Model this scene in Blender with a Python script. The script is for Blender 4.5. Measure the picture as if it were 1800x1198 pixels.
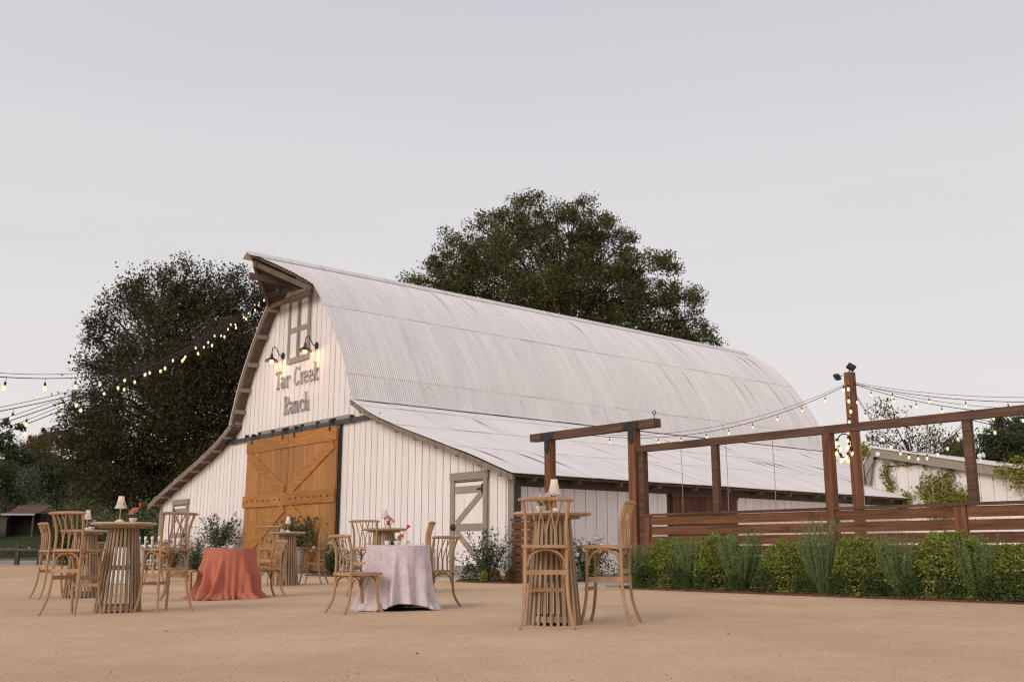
import bpy, math, random
import numpy as np
from mathutils import Vector, Matrix, Quaternion

random.seed(7)
RNG = np.random.default_rng(11)
S = bpy.context.scene
COL = S.collection
for o in list(bpy.data.objects):
    bpy.data.objects.remove(o)
R = math.radians
PI = math.pi

# ------------------------------------------------------------------ camera
PITCH = math.atan(367 / 1750)
cam_d = bpy.data.cameras.new('camera')
cam_d.lens = 35.0
cam_d.sensor_width = 36.0
cam_d.clip_end = 2000
cam = bpy.data.objects.new('camera', cam_d)
COL.objects.link(cam)
cam.location = (0, 0, 0.70)
cam.rotation_euler = (PI / 2 + PITCH, 0, 0)
S.camera = cam

# ------------------------------------------------------------------ sky
SUN_EL, SUN_AZ = R(25), R(217)          # afterglow behind the camera, a little to the left
W = bpy.data.worlds.new('World')
S.world = W
W.use_nodes = True
wn, wl = W.node_tree.nodes, W.node_tree.links
wn.clear()
w_out = wn.new('ShaderNodeOutputWorld')
w_bg = wn.new('ShaderNodeBackground')
w_sky = wn.new('ShaderNodeTexSky')
w_sky.sky_type = 'NISHITA'
w_sky.sun_disc = False
w_sky.sun_elevation = SUN_EL
w_sky.sun_rotation = SUN_AZ
w_sky.air_density = 1.0
w_sky.dust_density = 4.0
w_tc = wn.new('ShaderNodeTexCoord')
w_sep = wn.new('ShaderNodeSeparateXYZ')
w_rmp = wn.new('ShaderNodeValToRGB')
el = w_rmp.color_ramp.elements
el[0].position = 0.0
el[0].color = (0.880, 0.815, 0.785, 1)
el[1].position = 1.0
el[1].color = (0.47, 0.47, 0.57, 1)
for p, c in ((0.126, (0.845, 0.800, 0.780)), (0.205, (0.812, 0.778, 0.772)), (0.367, (0.752, 0.730, 0.748)), (0.51, (0.660, 0.645, 0.700))):
    e = el.new(p)
    e.color = (*c, 1)
w_ns = wn.new('ShaderNodeTexNoise')
w_ns.inputs['Scale'].default_value = 2.2
w_ns.inputs['Detail'].default_value = 4
w_mp = wn.new('ShaderNodeMapping')
w_mp.inputs['Scale'].default_value = (1, 1, 7)
w_cr = wn.new('ShaderNodeMapRange')
w_cr.inputs[1].default_value = 0.45
w_cr.inputs[2].default_value = 0.8
w_cr.inputs[3].default_value = 0.0
w_cr.inputs[4].default_value = 0.22
w_cm = wn.new('ShaderNodeMixRGB')
w_cm.inputs[2].default_value = (0.640, 0.600, 0.640, 1)
w_mul = wn.new('ShaderNodeMixRGB')
w_mul.blend_type = 'MULTIPLY'
w_mul.inputs[0].default_value = 1
w_mul.inputs[2].default_value = (0.10, 0.10, 0.10, 1)
w_mix = wn.new('ShaderNodeMixRGB')
w_mix.inputs[0].default_value = 0.93      # thin even veil of haze over the blue
wl.new(w_tc.outputs['Generated'], w_sep.inputs[0])
wl.new(w_sep.outputs[2], w_rmp.inputs[0])
wl.new(w_tc.outputs['Generated'], w_mp.inputs[0])
wl.new(w_mp.outputs[0], w_ns.inputs['Vector'])
wl.new(w_ns.outputs['Fac'], w_cr.inputs[0])
wl.new(w_cr.outputs[0], w_cm.inputs[0])
wl.new(w_rmp.outputs[0], w_cm.inputs[1])
wl.new(w_sky.outputs[0], w_mul.inputs[1])
wl.new(w_mul.outputs[0], w_mix.inputs[1])
wl.new(w_cm.outputs[0], w_mix.inputs[2])
wl.new(w_mix.outputs[0], w_bg.inputs[0])
w_bg.inputs[1].default_value = 1.0
wl.new(w_bg.outputs[0], w_out.inputs[0])

# ------------------------------------------------------------------ sun (soft afterglow)
sun_d = bpy.data.lights.new('sun', 'SUN')
sun_d.energy = 1.6
sun_d.angle = R(30)
sun_d.color = (1.0, 0.90, 0.82)
sun = bpy.data.objects.new('sun', sun_d)
COL.objects.link(sun)
sdir = Vector((math.sin(SUN_AZ) * math.cos(SUN_EL), math.cos(SUN_AZ) * math.cos(SUN_EL), math.sin(SUN_EL)))
sun.rotation_euler = (-sdir).to_track_quat('-Z', 'Y').to_euler()
sun.location = (0, -20, 30)

S.view_settings.view_transform = 'Standard'
S.view_settings.look = 'None'
S.view_settings.exposure = 0.0
S.view_settings.gamma = 1.0
S.view_settings.use_curve_mapping = False
S.render.engine = 'CYCLES'
S.cycles.max_bounces = 6
S.cycles.diffuse_bounces = 3
S.cycles.transparent_max_bounces = 8
S.cycles.sample_clamp_indirect = 4
S.cycles.use_denoising = True
S.cycles.filter_width = 1.2
S.cycles.denoiser = 'OPENIMAGEDENOISE'

# ================================================================== materials
def nd(nt, t, **kw):
    n = nt.nodes.new(t)
    for k, v in kw.items():
        setattr(n, k, v)
    return n

MATS = {}
def mat(name, c1, c2=None, scale=6.0, stretch=(1, 1, 1), rough=0.8, metal=0.0, bump=0.0, bscale=None, detail=5,
        objvar=0.0, islandvar=None, spec=0.3, lo=0.35, hi=0.65, spots=None, trans=None, emit=None, estr=0.0, coords='Object'):
    """procedural surface: two colours mixed by a stretched noise, per-object variation, bump"""
    m = bpy.data.materials.new(name)
    m.use_nodes = True
    nt = m.node_tree
    L = nt.links
    b = nt.nodes['Principled BSDF']
    b.inputs['Roughness'].default_value = rough
    b.inputs['Metallic'].default_value = metal
    b.inputs['Specular IOR Level'].default_value = spec
    c2 = c2 or c1
    tc = nd(nt, 'ShaderNodeTexCoord')
    oi = nd(nt, 'ShaderNodeObjectInfo')
    off = nd(nt, 'ShaderNodeVectorMath', operation='MULTIPLY_ADD')
    L.new(oi.outputs['Random'], off.inputs[0])
    off.inputs[1].default_value = (37.0, 53.0, 71.0)
    L.new(tc.outputs[coords], off.inputs[2])
    mp = nd(nt, 'ShaderNodeMapping')
    mp.inputs['Scale'].default_value = stretch
    L.new(off.outputs[0], mp.inputs[0])
    nz = nd(nt, 'ShaderNodeTexNoise')
    nz.inputs['Scale'].default_value = scale
    nz.inputs['Detail'].default_value = detail
    nz.inputs['Roughness'].default_value = 0.62
    L.new(mp.outputs[0], nz.inputs['Vector'])
    mr = nd(nt, 'ShaderNodeMapRange')
    mr.inputs[1].default_value = lo
    mr.inputs[2].default_value = hi
    L.new(nz.outputs['Fac'], mr.inputs[0])
    mx = nd(nt, 'ShaderNodeMixRGB')
    mx.inputs[1].default_value = (*c1, 1)
    mx.inputs[2].default_value = (*c2, 1)
    L.new(mr.outputs[0], mx.inputs[0])
    cur = mx.outputs[0]
    if spots:                                   # (colour, scale, threshold, strength)
        sc, ss, st, sg = spots
        n2 = nd(nt, 'ShaderNodeTexNoise')
        n2.inputs['Scale'].default_value = ss
        n2.inputs['Detail'].default_value = 3
        L.new(off.outputs[0], n2.inputs['Vector'])
        r2 = nd(nt, 'ShaderNodeMapRange')
        r2.inputs[1].default_value = st
        r2.inputs[2].default_value = st + 0.08
        r2.inputs[4].default_value = sg
        L.new(n2.outputs['Fac'], r2.inputs[0])
        m2 = nd(nt, 'ShaderNodeMixRGB')
        m2.inputs[2].default_value = (*sc, 1)
        L.new(r2.outputs[0], m2.inputs[0])
        L.new(cur, m2.inputs[1])
        cur = m2.outputs[0]
    if objvar:
        hs = nd(nt, 'ShaderNodeHueSaturation')
        vr = nd(nt, 'ShaderNodeMapRange')
        vr.inputs[3].default_value = 1 - objvar
        vr.inputs[4].default_value = 1 + objvar
        L.new(oi.outputs['Random'], vr.inputs[0])
        L.new(vr.outputs[0], hs.inputs['Value'])
        L.new(cur, hs.inputs['Color'])
        cur = hs.outputs[0]
    if islandvar:                               # leaf to leaf: list of colours
        ge = nd(nt, 'ShaderNodeNewGeometry')
        rp = nd(nt, 'ShaderNodeValToRGB')
        els = rp.color_ramp.elements
        n = len(islandvar)
        els[0].position, els[0].color = 0, (*islandvar[0], 1)
        els[1].position, els[1].color = 1, (*islandvar[-1], 1)
        for i in range(1, n - 1):
            e = els.new(i / (n - 1))
            e.color = (*islandvar[i], 1)
        L.new(ge.outputs['Random Per Island'], rp.inputs[0])
        m3 = nd(nt, 'ShaderNodeMixRGB')
        m3.inputs[0].default_value = 0.75
        L.new(cur, m3.inputs[1])
        L.new(rp.outputs[0], m3.inputs[2])
        cur = m3.outputs[0]
    L.new(cur, b.inputs['Base Color'])
    if bump:
        nb = nd(nt, 'ShaderNodeTexNoise')
        nb.inputs['Scale'].default_value = bscale or scale * 2
        nb.inputs['Detail'].default_value = 4
        L.new(mp.outputs[0], nb.inputs['Vector'])
        bp = nd(nt, 'ShaderNodeBump')
        bp.inputs['Strength'].default_value = bump
        bp.inputs['Distance'].default_value = 0.02
        L.new(nb.outputs['Fac'], bp.inputs['Height'])
        L.new(bp.outputs[0], b.inputs['Normal'])
    if trans:
        out = nt.nodes['Material Output']
        tr = nd(nt, 'ShaderNodeBsdfTranslucent')
        L.new(cur, tr.inputs[0])
        ms = nd(nt, 'ShaderNodeMixShader')
        ms.inputs[0].default_value = trans
        L.new(b.outputs[0], ms.inputs[1])
        L.new(tr.outputs[0], ms.inputs[2])
        L.new(ms.outputs[0], out.inputs[0])
    if emit:
        b.inputs['Emission Color'].default_value = (*emit, 1)
        b.inputs['Emission Strength'].default_value = estr
    MATS[name] = m
    return m

mat('sand', (0.685, 0.482, 0.307), (0.595, 0.405, 0.25), scale=0.35, rough=0.95, bump=0.5, bscale=60, spots=((0.40, 0.265, 0.155), 45, 0.58, 0.6), detail=8, spec=0.1)
def sand_detail():
    m = MATS['sand']
    nt = m.node_tree
    L = nt.links
    b = nt.nodes['Principled BSDF']
    src = b.inputs['Base Color'].links[0].from_socket
    tc = nd(nt, 'ShaderNodeTexCoord')
    cur = src
    for scale, st, lo, hi, d in ((2.6, (1, 1, 1), 0.94, 1.06, 7), (0.28, (1, 1.2, 1), 0.92, 1.08, 4), (90, (1, 1, 1), 0.72, 1.26, 2)):
        mp = nd(nt, 'ShaderNodeMapping')
        mp.inputs['Scale'].default_value = st
        L.new(tc.outputs['Object'], mp.inputs[0])
        n = nd(nt, 'ShaderNodeTexNoise')
        n.inputs['Scale'].default_value = scale
        n.inputs['Detail'].default_value = d
        L.new(mp.outputs[0], n.inputs['Vector'])
        r = nd(nt, 'ShaderNodeMapRange')
        r.inputs[1].default_value, r.inputs[2].default_value = 0.3, 0.7
        r.inputs[3].default_value, r.inputs[4].default_value = lo, hi
        L.new(n.outputs['Fac'], r.inputs[0])
        x = nd(nt, 'ShaderNodeMixRGB', blend_type='MULTIPLY')
        x.inputs[0].default_value = 1
        L.new(cur, x.inputs[1])
        L.new(r.outputs[0], x.inputs[2])
        cur = x.outputs[0]
    L.new(cur, b.inputs['Base Color'])
sand_detail()
mat('terrain', (0.055, 0.062, 0.022), (0.10, 0.085, 0.035), scale=0.08, rough=0.95, bump=0.3, bscale=3, spots=((0.13, 0.14, 0.075), 0.05, 0.55, 0.7), spec=0.1)
mat('lawn', (0.035, 0.060, 0.018), (0.060, 0.072, 0.025), scale=0.7, rough=0.95, bump=0.6, bscale=30, spec=0.1)
mat('gravel', (0.30, 0.26, 0.22), (0.38, 0.35, 0.33), scale=0.5, rough=0.95, bump=0.4, bscale=40, spec=0.1)
mat('mulch', (0.085, 0.045, 0.028), (0.17, 0.085, 0.05), scale=22, rough=0.95, bump=0.8, bscale=30, spec=0.1)
mat('mulch_chip', (0.11, 0.055, 0.03), (0.20, 0.10, 0.055), scale=5, rough=0.95, islandvar=[(0.05, 0.028, 0.018), (0.16, 0.08, 0.045), (0.26, 0.15, 0.085)], spec=0.1)
mat('concrete', (0.46, 0.42, 0.37), (0.38, 0.34, 0.30), scale=3, rough=0.9, bump=0.2)
mat('pebble', (0.12, 0.085, 0.06), (0.25, 0.18, 0.12), scale=3, islandvar=[(0.06, 0.045, 0.035), (0.22, 0.16, 0.11), (0.40, 0.30, 0.21)])
mat('white_paint', (0.82, 0.765, 0.745), (0.765, 0.71, 0.685), scale=2.2, stretch=(6, 6, 0.5), rough=0.75, bump=0.25, bscale=16, objvar=0.035, spots=((0.40, 0.33, 0.27), 9, 0.685, 0.4))
mat('dark_core', (0.075, 0.055, 0.042))
mat('roof_metal', (0.76, 0.722, 0.695), (0.665, 0.628, 0.602), scale=1.1, stretch=(0.35, 5, 0.35), rough=0.55, objvar=0.03, metal=0.0, spec=0.35, spots=((0.36, 0.32, 0.30), 3.5, 0.70, 0.5))
mat('soffit', (0.165, 0.125, 0.088), (0.115, 0.087, 0.062), scale=3, rough=0.85, objvar=0.08)
mat('trim', (0.325, 0.285, 0.235), (0.265, 0.230, 0.190), scale=5, stretch=(3, 3, 1), rough=0.8, bump=0.2, objvar=0.06)
mat('rake', (0.275, 0.225, 0.175), (0.17, 0.130, 0.095), scale=6, rough=0.9, bump=0.4)
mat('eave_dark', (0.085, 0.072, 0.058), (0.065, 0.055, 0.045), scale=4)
mat('door_wood', (0.43, 0.205, 0.066), (0.30, 0.132, 0.040), scale=2.2, stretch=(7, 7, 0.55), rough=0.6, bump=0.3, bscale=12, objvar=0.16, spots=((0.12, 0.05, 0.02), 7, 0.71, 0.7))
mat('door_rail', (0.42, 0.185, 0.045), (0.27, 0.110, 0.028), scale=2.2, stretch=(0.6, 6, 6), rough=0.6, bump=0.3, bscale=10, objvar=0.1, spots=((0.12, 0.05, 0.02), 7, 0.71, 0.7))
mat('fence_wood', (0.215, 0.090, 0.038), (0.090, 0.037, 0.017), scale=2.4, stretch=(0.6, 7, 7), rough=0.62, bump=0.35, bscale=9, objvar=0.16, spots=((0.045, 0.02, 0.012), 6, 0.66, 0.75))
mat('post_wood', (0.230, 0.094, 0.040), (0.110, 0.044, 0.021), scale=2.4, stretch=(7, 7, 0.6), rough=0.62, bump=0.35, bscale=9, objvar=0.12, spots=((0.05, 0.022, 0.014), 6, 0.68, 0.7))
mat('beam_wood', (0.140, 0.074, 0.044), (0.064, 0.034, 0.022), scale=2.4, stretch=(0.5, 7, 7), rough=0.7, bump=0.35, bscale=9, objvar=0.12)
mat('shutter_wood', (0.115, 0.045, 0.022), (0.065, 0.025, 0.014), scale=3, stretch=(7, 7, 0.6), rough=0.6, objvar=0.2)
mat('black_metal', (0.018, 0.018, 0.020), (0.03, 0.028, 0.028), scale=8, rough=0.5, spec=0.4)
mat('track_metal', (0.045, 0.050, 0.056), (0.06, 0.062, 0.066), scale=8, rough=0.5, spec=0.4)
mat('galvanised', (0.56, 0.54, 0.52), (0.30, 0.28, 0.26), scale=7, stretch=(1, 1, 1), rough=0.5, metal=0.35, objvar=0.1)
mat('letter_edge', (0.60, 0.57, 0.54), (0.46, 0.43, 0.40), scale=8, rough=0.6)
mat('chair_wood', (0.450, 0.278, 0.150), (0.335, 0.195, 0.100), scale=3.5, stretch=(3, 3, 0.8), rough=0.55, bump=0.15, bscale=14, objvar=0.08)
mat('table_wood', (0.420, 0.300, 0.195), (0.310, 0.212, 0.132), scale=3, stretch=(5, 5, 0.7), rough=0.65, bump=0.2, bscale=12, objvar=0.12)
mat('table_top', (0.52, 0.385, 0.275), (0.42, 0.30, 0.20), scale=3, stretch=(0.8, 6, 3), rough=0.6, bump=0.15, objvar=0.05)
mat('brass', (0.66, 0.40, 0.12), (0.58, 0.34, 0.10), rough=0.3, metal=0.85)
mat('lamp_base', (0.70, 0.60, 0.48), rough=0.4)
mat('lamp_shade', (0.83, 0.77, 0.74), rough=0.7, trans=0.45)
mat('ceramic', (0.72, 0.67, 0.62), (0.66, 0.61, 0.56), rough=0.35, spec=0.5)
mat('dark_glass', (0.01, 0.01, 0.012), rough=0.1, spec=0.6)
mat('planter', (0.46, 0.45, 0.43), (0.40, 0.39, 0.37), scale=2, rough=0.7)
mat('coral_cloth', (0.535, 0.190, 0.125), (0.465, 0.160, 0.104), scale=130, rough=0.9, spec=0.1, detail=2, bump=0.12, bscale=160)
mat('bulb', (0.9, 0.7, 0.5), emit=(1.0, 0.60, 0.32), estr=1.15, rough=0.2)
mat('sconce_bulb', (1, 0.8, 0.5), emit=(1.0, 0.62, 0.28), estr=9.0)
mat('sconce_metal', (0.17, 0.095, 0.060), (0.10, 0.06, 0.04), rough=0.5, metal=0.5)
mat('cable', (0.02, 0.018, 0.017), rough=0.7)
mat('wire', (0.30, 0.24, 0.19), rough=0.7)
mat('shed_wood', (0.13, 0.108, 0.088), (0.085, 0.07, 0.058), scale=3, stretch=(0.5, 1, 8), rough=0.9)
mat('shed_dark', (0.020, 0.016, 0.013), (0.030, 0.024, 0.018), rough=0.9)
mat('shed_roof', (0.155, 0.085, 0.062), (0.11, 0.062, 0.048), scale=6, rough=0.9, bump=0.5)
mat('grey_wood', (0.090, 0.080, 0.072), (0.055, 0.048, 0.044), scale=5, rough=0.9)
mat('white_vinyl', (0.76, 0.74, 0.72), rough=0.5)
mat('bark', (0.075, 0.052, 0.038), (0.045, 0.032, 0.024), scale=8, stretch=(4, 4, 0.6), rough=0.95, bump=0.6)
mat('stem_green', (0.10, 0.16, 0.045), (0.07, 0.12, 0.03), rough=0.6)

def leafmat(name, cols, trans=0.25, rough=0.6):
    a = np.mean(np.array(cols), 0)
    return mat(name, tuple(a * 0.85), tuple(a * 1.15), scale=1.2, islandvar=cols, trans=trans, rough=rough, spec=0.25)
leafmat('leaf_oak', [(0.046, 0.051, 0.015), (0.077, 0.079, 0.023), (0.114, 0.104, 0.033), (0.152, 0.126, 0.045)])
leafmat('leaf_dark', [(0.026, 0.024, 0.01), (0.045, 0.043, 0.017), (0.065, 0.058, 0.024), (0.095, 0.078, 0.034)])
leafmat('leaf_hill', [(0.036, 0.05, 0.02), (0.067, 0.081, 0.031), (0.101, 0.104, 0.041)])
leafmat('leaf_gold', [(0.050, 0.040, 0.014), (0.10, 0.070, 0.022), (0.16, 0.100, 0.030)])
leafmat('leaf_shrub', [(0.075, 0.092, 0.040), (0.135, 0.155, 0.068), (0.21, 0.22, 0.11)])
leafmat('leaf_sage', [(0.10, 0.115, 0.075), (0.14, 0.155, 0.10), (0.18, 0.19, 0.13)])
leafmat('leaf_olive', [(0.047, 0.065, 0.027), (0.095, 0.115, 0.047), (0.162, 0.176, 0.081)])
leafmat('leaf_box', [(0.082, 0.125, 0.021), (0.177, 0.22, 0.036), (0.286, 0.315, 0.063), (0.394, 0.411, 0.107)])
leafmat('leaf_boxdark', [(0.031, 0.059, 0.015), (0.061, 0.099, 0.025), (0.107, 0.146, 0.04)])
leafmat('leaf_rosemary', [(0.126, 0.186, 0.077), (0.201, 0.261, 0.105), (0.315, 0.36, 0.155)])
leafmat('leaf_rose', [(0.03, 0.057, 0.024), (0.054, 0.088, 0.035), (0.088, 0.119, 0.049)])
leafmat('leaf_heath', [(0.07, 0.065, 0.020), (0.13, 0.075, 0.022), (0.19, 0.10, 0.030)])
leafmat('leaf_vine', [(0.111, 0.137, 0.021), (0.221, 0.234, 0.036), (0.364, 0.338, 0.058)])
leafmat('leaf_grass', [(0.030, 0.055, 0.014), (0.050, 0.080, 0.020), (0.080, 0.100, 0.030)])
leafmat('petal_white', [(0.74, 0.70, 0.66), (0.80, 0.77, 0.74)], trans=0.2)
leafmat('petal_pink', [(0.62, 0.40, 0.44), (0.70, 0.50, 0.53)], trans=0.2)
leafmat('petal_purple', [(0.42, 0.16, 0.26), (0.55, 0.30, 0.38)], trans=0.2)
leafmat('petal_coral', [(0.82, 0.36, 0.24), (0.86, 0.46, 0.34)], trans=0.2)
leafmat('petal_red', [(0.60, 0.05, 0.03), (0.66, 0.08, 0.05)], trans=0.15)
leafmat('petal_yellow', [(0.70, 0.42, 0.05), (0.75, 0.48, 0.08)], trans=0.15)

def floral_cloth():
    m = bpy.data.materials.new('floral_cloth')
    m.use_nodes = True
    nt = m.node_tree
    L = nt.links
    b = nt.nodes['Principled BSDF']
    b.inputs['Roughness'].default_value = 0.9
    b.inputs['Specular IOR Level'].default_value = 0.1
    tc = nd(nt, 'ShaderNodeTexCoord')
    base = None
    layers = [((0.69, 0.63, 0.655), (0.62, 0.46, 0.46), 11.0, 0.48, 0.70, 0.7), (None, (0.46, 0.40, 0.47), 60.0, 0.53, 0.58, 0.50), (None, (0.60, 0.38, 0.37), 45.0, 0.56, 0.62, 0.5)]
    cur = None
    for bc_, c, sc, lo, hi, amt in layers:
        n = nd(nt, 'ShaderNodeTexNoise')
        n.inputs['Scale'].default_value = sc
        n.inputs['Detail'].default_value = 3
        n.inputs['Distortion'].default_value = 1.2
        L.new(tc.outputs['Object'], n.inputs['Vector'])
        r = nd(nt, 'ShaderNodeMapRange')
        r.inputs[1].default_value, r.inputs[2].default_value, r.inputs[4].default_value = lo, hi, amt
        L.new(n.outputs['Fac'], r.inputs[0])
        x = nd(nt, 'ShaderNodeMixRGB')
        L.new(r.outputs[0], x.inputs[0])
        if cur is None:
            x.inputs[1].default_value = (*bc_, 1)
        else:
            L.new(cur, x.inputs[1])
        x.inputs[2].default_value = (*c, 1)
        cur = x.outputs[0]
    L.new(cur, b.inputs['Base Color'])
    MATS['floral_cloth'] = m
floral_cloth()

# ================================================================== mesh helpers
class MB:
    def __init__(self):
        self.v, self.f = [], []
    def add(self, vs, fs):
        k = len(self.v)
        self.v += [tuple(v) for v in vs]
        self.f += [tuple(i + k for i in f) for f in fs]
        return self
    def box(self, x0, x1, y0, y1, z0, z1):
        vs = [(x0, y0, z0), (x1, y0, z0), (x1, y1, z0), (x0, y1, z0), (x0, y0, z1), (x1, y0, z1), (x1, y1, z1), (x0, y1, z1)]
        return self.add(vs, [(0, 3, 2, 1), (4, 5, 6, 7), (0, 1, 5, 4), (1, 2, 6, 5), (2, 3, 7, 6), (3, 0, 4, 7)])
    def bar(self, p, q, w, t, up=(0, 0, 1)):
        """box beam from p to q, width w across, thickness t along 'up'"""
        p, q, up = Vector(p), Vector(q), Vector(up)
        d = (q - p).normalized()
        sd = d.cross(up).normalized()
        u = sd.cross(d).normalized()
        vs = []
        for c in (p, q):
            for a, b in ((-1, -1), (1, -1), (1, 1), (-1, 1)):
                vs.append(c + sd * (a * w / 2) + u * (b * t / 2))
        return self.add(vs, [(0, 1, 2, 3), (7, 6, 5, 4), (0, 4, 5, 1), (1, 5, 6, 2), (2, 6, 7, 3), (3, 7, 4, 0)])
    def tube(self, pts, r, n=8, cap=True, sy=1.0):
        pts = [Vector(p) for p in pts]
        rs = r if isinstance(r, (list, tuple)) else [r] * len(pts)
        k = len(self.v)
        t0 = (pts[1] - pts[0]).normalized()
        ref = Vector((0, 0, 1)) if abs(t0.z) < 0.9 else Vector((1, 0, 0))
        nrm = t0.cross(ref).normalized()
        for i, p in enumerate(pts):
            a = pts[max(i - 1, 0)]
            b = pts[min(i + 1, len(pts) - 1)]
            t = (b - a).normalized()
            nrm = (nrm - t * nrm.dot(t)).normalized()
            bi = t.cross(nrm)
            for j in range(n):
                an = 2 * PI * j / n
                self.v.append(tuple(p + nrm * (math.cos(an) * rs[i]) + bi * (math.sin(an) * rs[i] * sy)))
        for i in range(len(pts) - 1):
            for j in range(n):
                j2 = (j + 1) % n
                self.f.append((k + i * n + j, k + i * n + j2, k + (i + 1) * n + j2, k + (i + 1) * n + j))
        if cap:
            self.f.append(tuple(k + j for j in range(n))[::-1])
            m = k + (len(pts) - 1) * n
            self.f.append(tuple(m + j for j in range(n)))
        return self
    def lathe(self, prof, n=24, c=(0, 0, 0), ripple=0, amp=0.0):
        k = len(self.v)
        for (r, z) in prof:
            for j in range(n):
                an = 2 * PI * j / n
                rr = r * (1 + (amp * (1 if j % 2 else -1) if ripple else 0))
                self.v.append((c[0] + rr * math.cos(an), c[1] + rr * math.sin(an), c[2] + z))
        for i in range(len(prof) - 1):
            for j in range(n):
                j2 = (j + 1) % n
                self.f.append((k + i * n + j, k + i * n + j2, k + (i + 1) * n + j2, k + (i + 1) * n + j))
        if prof[0][0] > 0 and not ripple:
            self.f.append(tuple(k + j for j in range(n))[::-1])
            m = k + (len(prof) - 1) * n
            self.f.append(tuple(m + j for j in range(n)))
        return self
    def prism(self, poly, axis, a, b):
        """extrude a 2D polygon between a and b: axis 'y' takes poly as (x,z), 'z' as (x,y), 'x' as (y,z)"""
        def P(p, t):
            return {'y': (p[0], t, p[1]), 'z': (p[0], p[1], t), 'x': (t, p[0], p[1])}[axis]
        n = len(poly)
        vs = [P(p, a) for p in poly] + [P(p, b) for p in poly]
        fs = [tuple(range(n))[::-1], tuple(range(n, 2 * n))] + [(i, (i + 1) % n, n + (i + 1) % n, n + i) for i in range(n)]
        return self.add(vs, fs)
    def ball(self, c, r, n=8, m=5, sz=1.0):
        prof = []
        for i in range(m + 1):
            t = PI * i / m
            prof.append((max(r * math.sin(t), r * 0.02), -r * sz * math.cos(t)))
        return self.lathe(prof, n, c)
    def mesh(self, name, smooth=True):
        me = bpy.data.meshes.new(name)
        me.from_pydata(self.v, [], self.f)
        me.update()
        if smooth:
            me.polygons.foreach_set('use_smooth', [True] * len(me.polygons))
            me.set_sharp_from_angle(angle=R(38))
        return me
    def build(self, name, m, parent=None, smooth=True, loc=None):
        return place(name, self.mesh(name, smooth), m, parent, loc)

def place(name, me, m, parent=None, loc=None, rot=None):
    if m and not me.materials:
        me.materials.append(MATS[m])
    o = bpy.data.objects.new(name, me)
    COL.objects.link(o)
    if parent:
        o.parent = parent
    if loc is not None:
        o.location = loc
    if rot is not None:
        o.rotation_euler = rot
    return o

def tag(o, label=None, cat=None, group=None, kind=None):
    for k, v in (('label', label), ('category', cat), ('group', group), ('kind', kind)):
        if v:
            o[k] = v
    return o

def thing(name, label, cat, loc=(0, 0, 0), rz=0.0, group=None):
    o = bpy.data.objects.new(name, None)
    COL.objects.link(o)
    o.location = loc
    o.rotation_euler = (0, 0, rz)
    o.empty_display_size = 0.2
    return tag(o, label, cat, group)

def copy_tree(o, parent=None):
    c = o.copy()
    COL.objects.link(c)
    if parent:
        c.parent = parent
    for ch in o.children:
        copy_tree(ch, c)
    return c

# ------------------------------------------------------------------ the barn's own axes
RZ = R(-49.8)
BC = Vector((-6.906, 31.648, 0))                  # middle of the barn front, on the ground
EX = Vector((math.cos(RZ), math.sin(RZ), 0))      # along the front, towards the right
EY = Vector((-math.sin(RZ), math.cos(RZ), 0))     # into the barn
def BL(x, y, z=0.0):
    return BC + EX * x + EY * y + Vector((0, 0, z))

def dip(x, y):
    return -0.065 * math.exp(-((x + 6.5) ** 2 / 8 + (y - 14.5) ** 2 / 16))
HY = [0, 58, 66, 75, 90, 105, 130, 170, 260]
HZ = [0, 0, 0.45, 1.55, 4.2, 7.0, 12.0, 14.0, 14.0]
def hill(x, y):
    return float(np.interp(y, HY, HZ)) + (0.5 * math.sin(x * 0.11 + y * 0.07) * min(1, max(0, (y - 80) / 30)))
def gz(x, y):
    return dip(x, y)
def at(px, py, d):
    """a point d metres ahead, for sketching tree outlines"""
    vx, vy = (px - 900) / 1750, -(py - 599) / 1750
    c, s = math.cos(PITCH), math.sin(PITCH)
    r = Vector((vx, c - vy * s, s + vy * c))
    return Vector((0, 0, 0.7)) + r * (d / r.y)

# ================================================================== ground
def sheet(name, xs, ys, zf, m, kind='structure'):
    mb = MB()
    n = len(xs)
    mb.v = [(x, y, zf(x, y)) for y in ys for x in xs]
    mb.f = [(j * n + i, j * n + i + 1, (j + 1) * n + i + 1, (j + 1) * n + i) for j in range(len(ys) - 1) for i in range(n - 1)]
    return tag(mb.build(name, m), kind=kind)

sheet('ground', list(np.linspace(-260, -30, 24)) + list(np.linspace(-25, 25, 51)) + list(np.linspace(32, 260, 24)),
      list(np.linspace(-40, 2, 6)) + list(np.linspace(4, 40, 37)) + list(np.linspace(43, 260, 74)),
      lambda x, y: gz(x, y) + hill(x, y) - 0.02, 'terrain')
sheet('courtyard', list(np.linspace(-45, -16, 14)) + list(np.linspace(-15, 12, 55)) + list(np.linspace(14, 45, 14)),
      list(np.linspace(-12, 4, 8)) + list(np.linspace(5, 34, 59)) + list(np.linspace(36, 51, 10)), lambda x, y: gz(x, y), 'sand')
sheet('gravel_lane', np.linspace(-60, -12, 20), np.linspace(51.0, 62, 6), lambda x, y: hill(x, y) - 0.002, 'gravel')
sheet('kerb_strip', np.linspace(-60, -12, 8), np.linspace(50.2, 51.6, 3), lambda x, y: hill(x, y) + 0.004, 'concrete')
sheet('lawn', np.linspace(-60, -16, 30), np.linspace(60, 78, 12), lambda x, y: hill(x, y) + 0.01, 'lawn')

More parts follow.
